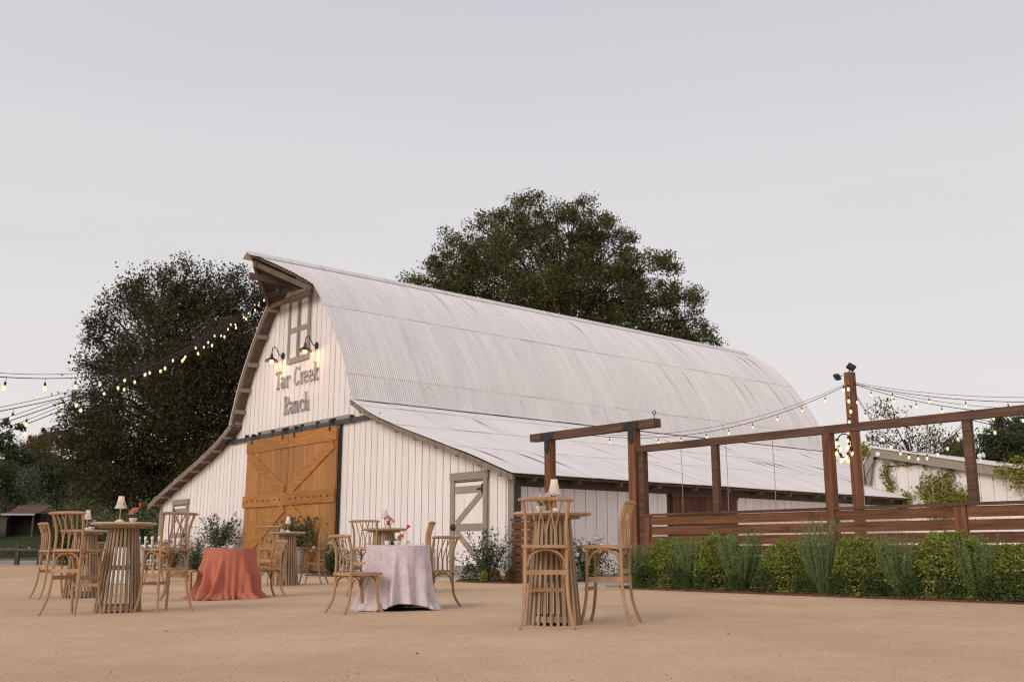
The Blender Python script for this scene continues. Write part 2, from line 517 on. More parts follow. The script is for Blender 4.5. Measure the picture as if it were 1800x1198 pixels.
# small stones on the sand
mb = MB()
for i in range(800):
    y = 5.0 + 17 * random.random() ** 1.3
    x = random.uniform(-0.62, 0.62) * y
    r = random.uniform(0.003, 0.008) * (1.9 if random.random() < 0.05 else 1)
    z = gz(x, y)
    a = random.random() * 6
    vs = []
    for j in range(4):
        q = a + j * PI / 2
        vs.append((x + r * math.cos(q) * random.uniform(.7, 1.3), y + r * math.sin(q) * random.uniform(.7, 1.3), z - 0.001))
    vs.append((x, y, z + r * 0.8))
    mb.add(vs, [(0, 1, 4), (1, 2, 4), (2, 3, 4), (3, 0, 4)])
tag(mb.build('pebbles', 'pebble', smooth=False), 'small dark stones scattered over the sandy courtyard', 'pebbles', kind='stuff')

# ================================================================== foliage helpers
def quads_mesh(name, P, A, B, fold=None):
    """leaf-shaped quads: centre P, half-length vector A, half-width vector B"""
    n = len(P)
    V = np.empty((n, 4, 3), np.float32)
    V[:, 0] = P - A
    V[:, 1] = P + B - A * 0.1
    V[:, 2] = P + A
    V[:, 3] = P - B - A * 0.1
    me = bpy.data.meshes.new(name)
    me.vertices.add(4 * n)
    me.vertices.foreach_set('co', V.ravel())
    me.loops.add(4 * n)
    me.loops.foreach_set('vertex_index', np.arange(4 * n, dtype=np.int32))
    me.polygons.add(n)
    me.polygons.foreach_set('loop_start', np.arange(0, 4 * n, 4, dtype=np.int32))
    me.polygons.foreach_set('loop_total', np.full(n, 4, np.int32))
    me.update(calc_edges=True)
    return me

def unit(v):
    return v / np.maximum(np.linalg.norm(v, axis=1, keepdims=True), 1e-6)

def leaves(P, size, ratio=0.5, droop=0.0, rng=RNG):
    n = len(P)
    a = unit(rng.normal(size=(n, 3)) + np.array([0, 0, -droop]))
    b = unit(np.cross(a, rng.normal(size=(n, 3))))
    s = size * rng.uniform(0.6, 1.35, (n, 1))
    return a * s * 0.5, b * s * 0.5 * ratio

def tree(name, label, base, lobes, size, per, leafm, trunk_r, group=None, droop=0.0, spread=0.16, kscale=5.0, ratio=0.5, limbs=True, rng=RNG, cat='tree'):
    """lobes: (Vector centre, radius). leaves gather in clumps at the ends of limbs"""
    base = Vector(base)
    root = thing(name, label, cat, base, 0, group)
    P = []
    ends = []
    for c, r in lobes:
        c = np.array(c)
        K = max(3, int(kscale * r * r * (0.5 if r < 1.3 else 1)))
        d = unit(rng.normal(size=(K, 3)))
        rad = r * (rng.uniform(0.2, 1.0, (K, 1)) ** 0.55) * rng.uniform(0.85, 1.22, (K, 1))
        cc = c + d * rad * np.array([1, 1, 0.9])
        ends.append((c, cc))
        for q in cc:
            sg = max(r * spread, 0.30) * rng.uniform(0.6, 1.6)
            m = int(per * rng.uniform(0.5, 1.4))
            P.append(q + np.clip(rng.normal(size=(m, 3)), -1.7, 1.7) * sg * np.array([1, 1, 0.75 + droop * 0.4]))
    P = np.concatenate(P) - np.array(base)
    A, B = leaves(P, size, ratio, droop, rng)
    place('crown', quads_mesh('crown', P, A, B), leafm, root)
    if limbs:
        mb = MB()
        cs = np.array([c for c, _ in ends])
        top = cs.mean(0) - np.array(base)
        h = top[2]
        tr = [(0, 0, -0.3), (0.05 * h * 0.1, 0, h * 0.35), (top[0] * 0.5, top[1] * 0.5, h * 0.7), (top[0], top[1], h)]
        mb.tube(tr, [trunk_r * 1.25, trunk_r, trunk_r * 0.7, trunk_r * 0.4], 8)
        lm = MB()
        for c, cc in ends:
            c = c - np.array(base)
            t = min(0.9, max(0.3, (c[2] / max(h, 0.1)) * 0.6))
            s0 = Vector(tr[1]).lerp(Vector(tr[3]), t)
            mid = s0.lerp(Vector(c), 0.5) + Vector((0, 0, 0.06 * h))
            lm.tube([s0, mid, Vector(c)], [trunk_r * 0.30, trunk_r * 0.17, trunk_r * 0.07], 6)
            for q in cc[:: max(1, len(cc) // 14)]:
                q = q - np.array(base)
                lm.tube([Vector(c) * 0.6 + mid * 0.4, Vector(c).lerp(Vector(q), 0.5) + Vector((0, 0, 0.1)), Vector(q)], [trunk_r * 0.06, trunk_r * 0.035, trunk_r * 0.015], 4)
        mb.build('trunk', 'bark', root)
        lm.build('limb', 'bark', root)
    return root

# ================================================================== the barn
barn = thing('barn', 'large white board-sided barn with an arched corrugated roof and orange sliding doors', 'barn', BC, RZ)
HALF, LEN = 10.8, 23.5

def cat_rom(pts, n=4):
    out = []
    for i in range(len(pts) - 1):
        p0, p1, p2, p3 = [Vector((*pts[max(0, min(len(pts) - 1, k))], 0)) for k in (i - 1, i, i + 1, i + 2)]
        for j in range(n):
            t = j / n
            v = 0.5 * ((2 * p1) + (p2 - p0) * t + (2 * p0 - 5 * p1 + 4 * p2 - p3) * t * t + (3 * p1 - p0 - 3 * p2 + p3) * t ** 3)
            out.append((v.x, v.y))
    out.append(pts[-1])
    return out
ARCH = cat_rom([(0, 9.95), (1.0, 9.28), (1.7, 8.66), (2.3, 7.98), (2.95, 7.10), (3.48, 6.22), (3.84, 5.45), (4.04, 4.93)])
LEAN = cat_rom([(3.84, 4.995), (5.5, 4.25), (7.9, 3.48), (9.5, 2.98), (11.2, 2.40)])
def interp(prof, a):
    xs = [p[0] for p in prof]
    zs = [p[1] for p in prof]
    return float(np.interp(a, xs, zs))
def roofz(a):
    a = abs(a)
    return interp(ARCH, a) if a < 3.92 else interp(LEAN, a)
def rownorm(prof):
    out = []
    for i in range(len(prof)):
        a = prof[max(i - 1, 0)]
        b = prof[min(i + 1, len(prof) - 1)]
        d = Vector((b[0] - a[0], b[1] - a[1])).normalized()
        out.append((-d.y, d.x) if d.x > 0 else (d.y, -d.x))
    return out
def clip_prof(prof, a0, a1):
    p = [(a0, interp(prof, a0))] + [q for q in prof if a0 + 0.02 < q[0] < a1 - 0.02] + [(a1, interp(prof, a1))]
    return p
def overhang(a):
    return 0.40 if a > 1.5 else 0.40 + (1.5 - a) / 1.5 * 1.55

# solid body behind the boards
core = [(HALF - .05, 0), (HALF - .05, 2.36)] + [(a, z - 0.16) for a, z in LEAN[::-1] if a < HALF - .1] + [(a, z - 0.16) for a, z in ARCH[::-1] if a < 3.8]
core = core + [(-a, z) for a, z in core[::-1] if a > 0.01]
MB().prism(core, 'y', 0.035, LEN - 0.1).build('wall_frame', 'dark_core', barn, smooth=False)

# vertical boards of the front: every board its own piece
def board_poly(x0, x1, zb, ztop):
    pts = [(x0, zb), (x1, zb), (x1, ztop(x1)), (x0, ztop(x0))]
    xm = (x0 + x1) / 2
    if abs(ztop(xm) - (ztop(x0) + ztop(x1)) / 2) > 0.02:
        pts.insert(3, (xm, ztop(xm)))
    return pts
nb = 69
bw = 2 * HALF / nb
for i in range(nb):
    x0, x1 = -HALF + i * bw + 0.013, -HALF + (i + 1) * bw - 0.013
    d = random.uniform(0, 0.008)
    ztop = lambda x: min(roofz(x) - 0.13, 9.55)
    MB().prism(board_poly(x0, x1, 0.12, ztop), 'y', -d, 0.03).build('siding_board', 'white_paint', barn, smooth=False)
# side boards (right wall) and plain left / back walls
ns = 46
for i in range(ns):
    y0, y1 = 0.02 + i * 17.4 / ns + 0.011, 0.02 + (i + 1) * 17.4 / ns - 0.011
    if 5.45 < (y0 + y1) / 2 < 8.35:
        continue
    d = random.uniform(0, 0.008)
    MB().box(HALF - .045, HALF + d, y0, y1, 0.12, 2.16).build('siding_board', 'white_paint', barn, smooth=False)
for i in range(ns):
    y0, y1 = 0.02 + i * LEN / ns + 0.006, 0.02 + (i + 1) * LEN / ns - 0.006
    MB().box(-HALF, -HALF + .045, y0, y1, 0.12, 2.16).build('siding_board', 'white_paint', barn, smooth=False)
MB().box(-HALF, HALF, -0.03, 0.03, 0, 0.118).build('sill_board', 'trim', barn, smooth=False)
MB().box(HALF - .04, HALF + .02, 0.035, 17.4, 0, 0.118).build('sill_board', 'trim', barn, smooth=False)
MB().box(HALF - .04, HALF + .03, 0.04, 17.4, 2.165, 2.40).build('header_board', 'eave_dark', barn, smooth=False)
# corner boards
for s in (1, -1):
    MB().box(min(s * (HALF - 0.20), s * (HALF + 0.012)), max(s * (HALF - 0.20), s * (HALF + 0.012)), -0.045, -0.012, 0.12, 2.33).build('corner_board', 'trim', barn, smooth=False)
MB().box(HALF + .012, HALF + .035, -0.045, 0.16, 0.12, 2.2).build('corner_board', 'eave_dark', barn, smooth=False)

# roof deck (the underside seen from below)
def deck(prof, sgn, y0f, y1, top, bot, name, m):
    nr = rownorm(prof)
    mb = MB()
    k = len(prof)
    vs = []
    for off in (top, bot):
        for ye in (0, 1):
            for (a, z), (nx, nz) in zip(prof, nr):
                y = y0f(a) if ye == 0 else y1
                vs.append((sgn * (a - nx * off if nx > 0 else a + nx * -off), y, z - nz * off))
    I = lambda s, e, j: (s * 2 + e) * k + j
    fs = []
    for j in range(k - 1):
        fs += [(I(0, 0, j), I(0, 0, j + 1), I(0, 1, j + 1), I(0, 1, j)), (I(1, 0, j), I(1, 1, j), I(1, 1, j + 1), I(1, 0, j + 1)),
               (I(0, 0, j), I(1, 0, j), I(1, 0, j + 1), I(0, 0, j + 1)), (I(0, 1, j), I(0, 1, j + 1), I(1, 1, j + 1), I(1, 1, j))]
    fs += [(I(0, 0, 0), I(0, 1, 0), I(1, 1, 0), I(1, 0, 0)), (I(0, 0, k - 1), I(1, 0, k - 1), I(1, 1, k - 1), I(0, 1, k - 1))]
    mb.add(vs, fs)
    return mb.build(name, m, barn, smooth=False)
ARCHD = clip_prof(ARCH, 0.02, 3.98)
LEAND = clip_prof(LEAN, 3.9, 11.1)
for s in (1, -1):
    deck(ARCHD, s, (lambda a: -overhang(a) + 0.05) if s < 0 else (lambda a: -overhang(a) + 0.05 if a < 1.5 else -0.02), LEN, 0.035, 0.10, 'roof_deck', 'soffit')
    deck(LEAND, s, lambda a: -0.36, LEN, 0.035, 0.09, 'roof_deck', 'soffit')

# corrugated sheets: one mesh per course, shared by every sheet of that course
PITCHW = 0.0735
def sheet_mesh(prof, width, y0=0.0, sgn=1, acut=None, amp=0.009, lift0=0.004, lift1=0.028, tilt=0.0, bulge=0.0, name='roof_sheet'):
    mb = MB()
    cols = int(round(width / PITCHW * 4)) + 1
    rows = len(prof)
    nr = rownorm(prof)
    for j in range(cols):
        y = y0 + j * PITCHW / 4
        w = amp * math.sin(2 * PI * (y) / PITCHW)
        pr = prof
        if acut:
            am = acut(y)
            pr = [(prof[0][0] + (p[0] - prof[0][0]) * 0, 0) for p in prof]
            aa = [prof[0][0] + (am - prof[0][0]) * i / (rows - 1) for i in range(rows)]
            pr = [(a, interp(prof, a)) for a in aa]
        for i in range(rows):
            t = i / (rows - 1)
            off = w + lift0 + (lift1 - lift0) * t + tilt * (1 - j / (cols - 1)) + bulge * (1 - j / (cols - 1)) ** 6 * max(0.0, math.sin(PI * (t * 2.1 - 0.35)))
            nx, nz = nr[i]
            mb.v.append((sgn * (pr[i][0] + nx * off), y, pr[i][1] + nz * off))
    for j in range(cols - 1):
        for i in range(rows - 1):
            q = (j * rows + i, j * rows + i + 1, (j + 1) * rows + i + 1, (j + 1) * rows + i)
            mb.f.append(q if sgn > 0 else q[::-1])
    return mb.mesh(name)
SW = PITCHW * 9
courses = [(ARCH, 0.03, 2.25), (ARCH, 2.12, 3.72), (ARCH, 3.64, 4.06), (LEAN, 3.86, 4.45), (LEAN, 4.30, 6.3), (LEAN, 6.15, 8.7), (LEAN, 8.55, 11.22)]
sheets_n = int(math.ceil((LEN + 0.45) / SW))
for ci, (prof, a0, a1) in enumerate(courses):
    pr = clip_prof(prof, a0, a1)
    if len(pr) > 9:
        pr = pr[:1] + pr[1:-1:2] + pr[-1:]
    variants = [sheet_mesh(pr, SW + PITCHW, lift1=l, tilt=tl, bulge=bg) for l, tl, bg in ((0.014, 0.002, 0), (0.017, 0.004, 0), (0.020, 0.005, 0.012), (0.015, 0.006, 0.030), (0.014, 0.002, 0.0), (0.013, 0.003, 0.0), (0.015, 0.002, 0.006))]
    for k in range(sheets_n):
        o = place('roof_sheet', random.choice(variants), 'roof_metal', barn, (0, -0.42 + k * SW, random.uniform(0, 0.003)))
# far slope: one joined mesh, never seen from the yard except along its edge
mbl = MB()
for ci, (prof, a0, a1) in enumerate(courses):
    pr = clip_prof(prof, a0, a1)
    if len(pr) > 9:
        pr = pr[:1] + pr[1:-1:2] + pr[-1:]
    nr = rownorm(pr)
    cols = int((LEN + 0.4) / PITCHW * 3)
    k0 = len(mbl.v)
    for j in range(cols + 1):
        y = -0.42 + j * PITCHW / 3
        w = 0.009 * math.sin(2 * PI * y / PITCHW)
        for i, ((a, z), (nx, nz)) in enumerate(zip(pr, nr)):
            off = w + 0.004 + 0.024 * i / (len(pr) - 1)
            mbl.v.append((-(a + nx * off), y, z + nz * off))
    n = len(pr)
    for j in range(cols):
        for i in range(n - 1):
            mbl.f.append((k0 + j * n + i + 1, k0 + j * n + i, k0 + (j + 1) * n + i, k0 + (j + 1) * n + i + 1))
tag(mbl.build('roof_sheets_far_slope', 'roof_metal', barn), kind='stuff')
# hay hood at the peak
acut = lambda y: max(0.06, 1.5 * (y + 1.95) / 1.55) if y < -0.40 else 1.5
hp = [(a, interp(ARCH, a)) for a in np.linspace(0.03, 1.5, 8)]
for s in (1, -1):
    place('roof_sheet', sheet_mesh(hp, 1.52, y0=-1.94, sgn=s, acut=acut, lift1=0.012), 'roof_metal', barn)
# ridge cap
mb = MB()
capz = 9.95
for y0 in np.arange(-1.98, LEN, 2.55):
    y1 = min(y0 + 2.60, LEN + 0.05)
    MB().add([(-0.30, y0, 9.80), (-0.06, y0, 9.985), (0.06, y0, 9.985), (0.30, y0, 9.80), (-0.30, y1, 9.80), (-0.06, y1, 9.985), (0.06, y1, 9.985), (0.30, y1, 9.80),
              (-0.30, y0, 9.785), (0, y0, 9.95), (0.30, y0, 9.785), (-0.30, y1, 9.785), (0, y1, 9.95), (0.30, y1, 9.785)],
             [(0, 1, 5, 4), (1, 2, 6, 5), (2, 3, 7, 6), (8, 12, 9), (8, 11, 12), (9, 13, 10), (9, 12, 13), (0, 4, 11, 8), (3, 10, 13, 7), (0, 8, 9, 1), (2, 9, 10, 3), (1, 9, 2)]).build('ridge_cap', 'roof_metal', barn, smooth=False)
# rake boards and look-outs
for s in (1, -1):
    pr = clip_prof(LEAN, 3.98, 11.18)
    for i in range(0, len(pr) - 1):
        (a0, z0), (a1, z1) = pr[i], pr[i + 1]
        MB().add([(s * a0, -0.40, z0 - 0.02), (s * a1, -0.40, z1 - 0.02), (s * a1, -0.40, z1 - 0.15), (s * a0, -0.40, z0 - 0.15),
                  (s * a0, -0.365, z0 - 0.02), (s * a1, -0.365, z1 - 0.02), (s * a1, -0.365, z1 - 0.15), (s * a0, -0.365, z0 - 0.15)],
                 [(0, 1, 2, 3), (4, 7, 6, 5), (0, 4, 5, 1), (3, 2, 6, 7), (1, 5, 6, 2), (0, 3, 7, 4)]).build('rake_board', 'rake', barn, smooth=False)
    pa = clip_prof(ARCH, 1.52, 3.98)
    for i in range(0, len(pa) - 1 if s < 0 else 0):
        (a0, z0), (a1, z1) = pa[i], pa[i + 1]
        MB().bar((s * (a0 - 0.10), -0.345, z0 - 0.12), (s * (a1 - 0.10), -0.345, z1 - 0.12), 0.05, 0.10, up=(0, 1, 0)).build('rake_board', 'soffit', barn, smooth=False)
def lookout(a, s, sz=0.13):
    prof = ARCH if a < 3.9 else LEAN
    z = interp(prof, a)
    zz = interp(prof, a + 0.05)
    d = Vector((0.05, zz - z)).normalized()
    n = Vector((-d.y, d.x)) if d.x * 1 > 0 else Vector((d.y, -d.x))
    if n.y < 0:
        n = -n
    c = Vector((a, z)) - n * (0.10 + sz / 2)
    p = Vector((s * c.x, -0.38, c.y))
    q = Vector((s * c.x, -0.01, c.y))
    MB().bar(p, q, sz, sz * 1.1, up=(s * n.x, 0, n.y)).build('lookout', 'trim', barn, smooth=False)
for s in (1, -1):
    for a in (1.62, 2.35, 3.0, 3.5, 3.84) if s < 0 else ():
        lookout(a, s)
    for a in (4.5, 5.4, 6.3, 7.2, 8.1, 9.0, 9.9, 10.7):
        lookout(a, s, 0.085)
# hood timbers
MB().box(-0.09, 0.09, -1.72, 0.0, 9.50, 9.70).build('hood_beam', 'soffit', barn, smooth=False)
MB().box(-0.06, 0.06, -1.86, -0.0, 9.10, 9.30).build('hood_beam', 'soffit', barn, smooth=False)
for s in (1, -1):
    MB().bar((s * 0.10, -1.62, 9.55), (s * 1.42, -0.42, 8.72), 0.10, 0.16).build('hood_brace', 'soffit', barn, smooth=False)
    MB().bar((s * 0.35, -0.10, 9.15), (s * 1.05, -0.70, 8.95), 0.09, 0.13).build('hood_brace', 'soffit', barn, smooth=False)
MB().bar((-1.40, -0.40, 8.66), (1.40, -0.40, 8.66), 0.10, 0.14).build('hood_brace', 'soffit', barn, smooth=False)
# rafter tails under the right eave
for y in np.arange(0.30, 17.2, 1.45):
    MB().prism([(HALF + .03, 2.24), (HALF + .36, 2.265), (HALF + .36, 2.355), (HALF + .03, 2.42)], 'y', y, y + 0.06).build('rafter_tail', 'soffit', barn, smooth=False)

# hay-loft door in the gable
def rect(x0, x1, z0, z1, y0, y1, name, m, parent=barn):
    return MB().box(x0, x1, y0, y1, z0, z1).build(name, m, parent, smooth=False)
loft = rect(-0.60, 0.60, 6.80, 8.74, -0.022, -0.010, 'loft_door', 'white_paint')
rect(-0.72, -0.58, 6.66, 8.88, -0.055, -0.018, 'frame_board', 'trim', loft)
rect(0.58, 0.74, 6.66, 8.88, -0.055, -0.018, 'frame_board', 'trim', loft)
rect(-0.76, 0.78, 8.70, 8.90, -0.062, -0.020, 'frame_board', 'trim', loft)
rect(-0.72, 0.74, 6.64, 6.82, -0.062, -0.020, 'frame_board', 'trim', loft)
rect(-0.578, 0.578, 7.66, 7.82, -0.05, -0.021, 'frame_board', 'trim', loft)
rect(-0.12, -0.02, 6.83, 8.69, -0.045, -0.020, 'frame_board', 'trim', loft)
rect(0.0, 0.035, 6.83, 8.69, -0.030, -0.020, 'gap', 'dark_core', loft)
rect(0.045, 0.10, 6.83, 8.69, -0.045, -0.020, 'frame_board', 'trim', loft)

# two small doors, left and right of the front
def small_door(cx, flip):
    x0, x1 = cx - 0.72, cx + 0.72
    d = rect(x0 + .1, x1 - .1, 0.14, 2.38, -0.024, -0.0105, 'side_door', 'white_paint')
    nbd = 3
    for i in range(nbd):
        a = x0 + .14 + i * (1.16 / nbd)
        rect(a + .003, a + 1.16 / nbd - .003, 0.15, 2.36, -0.036, -0.025, 'door_board', 'white_paint', d)
    rect(x0, x0 + 0.15, 0.13, 2.39, -0.07, -0.012, 'jamb', 'trim', d)
    rect(x1 - 0.15, x1, 0.13, 2.39, -0.07, -0.012, 'jamb', 'trim', d)
    rect(x0 - .04, x1 + .04, 2.392, 2.58, -0.08, -0.012, 'lintel', 'trim', d)
    rect(x0 + .152, x1 - .152, 2.335, 2.365, -0.045, -0.037, 'gap', 'dark_core', d)
    for z in (0.16, 1.16, 2.07):
        rect(x0 + .152, x1 - .152, z, z + 0.17, -0.058, -0.0365, 'ledge', 'trim', d)
    a, b = (x0 + .22, x1 - .20) if not flip else (x1 - .22, x0 + .20)
    MB().bar((a, -0.046, 1.34), (b, -0.046, 2.06), 0.15, 0.018, up=(0, 1, 0)).build('brace', 'trim', d, smooth=False)
    MB().bar((a, -0.046, 1.15), (b, -0.046, 0.34), 0.15, 0.018, up=(0, 1, 0)).build('brace', 'trim', d, smooth=False)
    hx = x1 - 0.17 if not flip else x0 + 0.17
    sg = -1 if not flip else 1
    MB().prism([(hx, 2.10), (hx + sg * 0.24, 2.14), (hx + sg * 0.24, 2.16), (hx, 2.20)], 'y', -0.068, -0.0585).box(hx - .025, hx + .025, -0.08, -0.0715, 2.04, 2.27).build('hinge', 'black_metal', d, smooth=False)
    MB().lathe([(0.02, 0), (0.075, 0.005), (0.085, 0.03), (0.05, 0.075), (0.02, 0.085)], 12).build('latch', 'black_metal', d, loc=(x0 + .13 if not flip else x1 - .13, -0.07, 1.25)).rotation_euler = (PI / 2, 0, 0)
small_door(9.12, False)
small_door(-8.78, True)

# big sliding doors
DX0, DXM, DX1 = -3.02, -0.06, 2.90
def slide_door(x0, x1, flip):
    d = rect(x0, x1, 0.10, 4.30, -0.135, -0.115, 'sliding_door', 'door_wood')
    n = 13
    w = (x1 - x0) / n
    for i in range(n):
        rect(x0 + i * w + .003, x0 + (i + 1) * w - .003, 0.09 + random.uniform(-.01, .01), 4.305, -0.165 - random.uniform(0, .004), -0.136, 'plank', 'door_wood', d)
    rect(x0, x1, 3.88, 4.31, -0.20, -0.1705, 'top_rail', 'door_rail', d)
    rect(x0 - (0.05 if not flip else 0.003), x1 + (0.003 if not flip else 0.02), 2.07, 2.46, -0.225, -0.1705, 'middle_rail', 'door_rail', d)
    rect(x0, x1, 0.11, 0.45, -0.20, -0.1705, 'bottom_rail', 'door_rail', d)
    o, c = (x0 + .16, x1 - .16) if not flip else (x1 - .16, x0 + .16)
    MB().bar((o, -0.187, 3.80), (c, -0.187, 2.52), 0.34, 0.032, up=(0, 1, 0)).build('brace', 'door_rail', d, smooth=False)
    MB().bar((c, -0.187, 2.02), (o, -0.187, 0.52), 0.34, 0.032, up=(0, 1, 0)).build('brace', 'door_rail', d, smooth=False)
    for i in range(7):
        MB().lathe([(0.032, 0), (0.032, 0.012), (0.012, 0.022)], 8).build('bolt', 'black_metal', d, loc=(x0 + 0.30 + i * 0.385, -0.225, 2.265)).rotation_euler = (PI / 2, 0, 0)
    for x in (x0 + 0.38, x1 - 0.38):
        MB().box(x - .05, x + .05, -0.215, -0.2005, 4.17, 4.52).box(x - .03, x + .03, -0.2, -0.06, 4.44, 4.52).build('hanger', 'black_metal', d, smooth=False)
slide_door(DX0, DXM - .008, False)
slide_door(DXM + .008, DX1, True)
rect(DX1 + 0.01, DX1 + 0.045, 0.1, 4.33, -0.10, -0.012, 'door_gap_strip', 'black_metal')  # added black strip: darkness of the gap at the door's edge put into colour
tr = rect(-4.98, 5.05, 4.34, 4.47, -0.115, -0.055, 'door_track', 'track_metal')
for x in np.arange(-4.3, 5.0, 0.98):
    rect(x - .035, x + .035, 4.33, 4.56, -0.128, -0.01, 'track_bracket', 'black_metal', tr)
for x in np.arange(-2.5, 2.6, 1.0):
    rect(x, x + 0.88, 4.49, 4.60, -0.05, -0.012, 'flashing', 'trim')

# shutters on the side wall
sh = rect(HALF - .04, HALF + .0, 0.12, 2.16, 5.50, 8.28, 'side_shutter', 'shutter_wood')
MB().box(HALF + .0305, HALF + .06, 5.45, 8.33, 2.10, 2.20).build('shutter_head', 'shutter_wood', sh, smooth=False)
for i in range(10):
    y = 5.52 + i * 0.275
    MB().box(HALF + .001, HALF + .02 + random.uniform(0, .006), y + .004, y + .268, 0.3, 2.095).build('shutter_board', 'shutter_wood', sh, smooth=False)

# ------------------------------------------------------------------ sign letters
def stroke(mb, pts, w, y0, y1):
    """flat band of width w along pts (x,z)"""
    L_, Rr = [], []
    n = len(pts)
    for i, p in enumerate(pts):
        a, b = pts[max(0, i - 1)], pts[min(n - 1, i + 1)]
        dx, dz = b[0] - a[0], b[1] - a[1]
        l = math.hypot(dx, dz) or 1
        nx, nz = -dz / l, dx / l
        ww = w * (1.0 if abs(dx) < abs(dz) else 0.72)
        L_.append((p[0] + nx * ww / 2, p[1] + nz * ww / 2))
        Rr.append((p[0] - nx * ww / 2, p[1] - nz * ww / 2))
    for i in range(n - 1):
        mb.prism([L_[i], L_[i + 1], Rr[i + 1], Rr[i]], 'y', y0, y1)
def arc(cx, cz, rx, rz, a0, a1, n=10):
    return [(cx + rx * math.cos(R(a0 + (a1 - a0) * i / n)), cz + rz * math.sin(R(a0 + (a1 - a0) * i / n))) for i in range(n + 1)]
def letter_strokes(ch):
    # unit: capital height 1, x from 0 to width
    if ch == 'T': return .56, [[(.28, 0), (.28, 1)], [(0, .96), (.56, .96)], [(.02, .84), (.02, .98)], [(.54, .84), (.54, .98)], [(.14, .03), (.42, .03)]]
    if ch == 'C': return .52, [arc(.28, .74, .22, .24, 20, 180), [(.06, .74), (.06, .26)], arc(.28, .26, .22, .24, 180, 340), [(.49, .80), (.49, .98)]]
    if ch == 'R': return .56, [[(.12, 0), (.12, 1)], [(0, .96), (.30, .96)], arc(.26, .74, .22, .22, 90, -90), [(.12, .52), (.30, .52)], [(.26, .52), (.44, .03)], [(0, .03), (.24, .03)], [(.34, .03), (.56, .03)]]
    if ch == 'a': return .44, [arc(.19, .46, .17, .17, 160, 0), [(.36, .46), (.36, 0)], arc(.19, .19, .16, .16, 90, 270), [(.19, .35), (.36, .35)], [(.19, .03), (.36, .05)], [(.36, .03), (.44, .03)]]
    if ch == 'r': return .40, [[(.11, 0), (.11, .62)], [(0, .60), (.12, .60)], arc(.27, .46, .16, .15, 180, 40), [(0, .03), (.24, .03)], [(.38, .44), (.38, .58)]]
    if ch == 'e': return .44, [arc(.21, .44, .17, .18, 0, 180), [(.04, .44), (.04, .20)], arc(.21, .20, .17, .18, 180, 330), [(.04, .34), (.38, .34)], [(.38, .46), (.38, .33)]]
    if ch == 'k': return .48, [[(.11, 0), (.11, 1)], [(0, .97), (.12, .97)], [(.12, .28), (.38, .58)], [(.20, .36), (.40, .03)], [(0, .03), (.22, .03)], [(.30, .60), (.46, .60)], [(.32, .03), (.48, .03)]]
    if ch == 'n': return .50, [[(.11, 0), (.11, .62)], [(0, .60), (.12, .60)], arc(.25, .44, .14, .17, 180, 0), [(.39, .44), (.39, 0)], [(0, .03), (.21, .03)], [(.30, .03), (.50, .03)]]
    if ch == 'c': return .42, [arc(.21, .44, .17, .18, 15, 180), [(.04, .44), (.04, .20)], arc(.21, .20, .17, .18, 180, 335), [(.38, .44), (.38, .58)]]
    if ch == 'h': return .50, [[(.11, 0), (.11, 1)], [(0, .97), (.12, .97)], arc(.25, .44, .14, .17, 180, 0), [(.39, .44), (.39, 0)], [(0, .03), (.21, .03)], [(.30, .03), (.50, .03)]]
sign = thing('barn_sign', 'weathered metal letters Tar Creek Ranch fixed to the barn gable', 'sign', BL(0, 0, 5.2), RZ)
def word(txt, xs, z0, H):
    for ch, x in zip(txt, xs):
        w, st = letter_strokes(ch)
        mb = MB()
        for s_ in st:
            stroke(mb, [(x + p[0] * H, z0 + p[1] * H) for p in s_], 0.056 * H / 0.62 , -0.062, -0.012)
        lt = mb.build('letter', 'galvanised', sign, smooth=False)
        eb = MB()
        for s_ in st:
            stroke(eb, [(x + p[0] * H, z0 + p[1] * H) for p in s_], 0.080 * H / 0.62, -0.030, -0.011)
        eb.build('letter_rim', 'letter_edge', lt, smooth=False)
word('Tar', [-1.43, -1.07, -0.71], 0.70, 0.59)
word('Creek', [-0.17, 0.25, 0.49, 0.80, 1.10], 0.70, 0.59)
word('Ranch', [-0.78, -0.39, -0.08, 0.29, 0.59], -0.20, 0.59)

# ------------------------------------------------------------------ gooseneck wall lamps
def wall_lamp(x, z, label):
    t = thing('wall_lamp', label, 'lamp', BL(x, -0.01, z), RZ, 'gooseneck lamps on the barn gable')
    MB().lathe([(0.02, 0), (0.11, 0.0), (0.11, 0.025), (0.03, 0.06)], 16).build('wall_plate', 'black_metal', t).rotation_euler = (PI / 2, 0, 0)
    MB().tube([(0, -0.05, 0), (0, -0.13, 0.0), (0, -0.19, 0.10), (0, -0.24, 0.21), (0, -0.31, 0.26), (0, -0.39, 0.21), (0, -0.41, 0.02)], 0.017, 8).build('gooseneck', 'black_metal', t)
    MB().lathe([(0.025, 0.05), (0.04, 0.01), (0.05, -0.09), (0.10, -0.13), (0.20, -0.195), (0.235, -0.240), (0.23, -0.240), (0.195, -0.19), (0.09, -0.122), (0.03, -0.08)], 24, (0, -0.41, 0)).build('lamp_shade', 'sconce_metal', t)
    MB().ball((0, -0.41, -0.235), 0.068, 12, 8).build('bulb', 'sconce_bulb', t)
    ld = bpy.data.lights.new('lamp_light', 'POINT')
    ld.energy = 11
    ld.color = (1.0, 0.62, 0.30)
    ld.shadow_soft_size = 0.05
    lo = bpy.data.objects.new('lamp_light', ld)
    COL.objects.link(lo)
    lo.parent = t
    lo.location = (0, -0.41, -0.32)
wall_lamp(-1.06, 7.00, 'lit gooseneck barn lamp over the word Tar, left of the loft door')
wall_lamp(1.18, 7.00, 'lit gooseneck barn lamp over the word Creek, at the loft door corner')

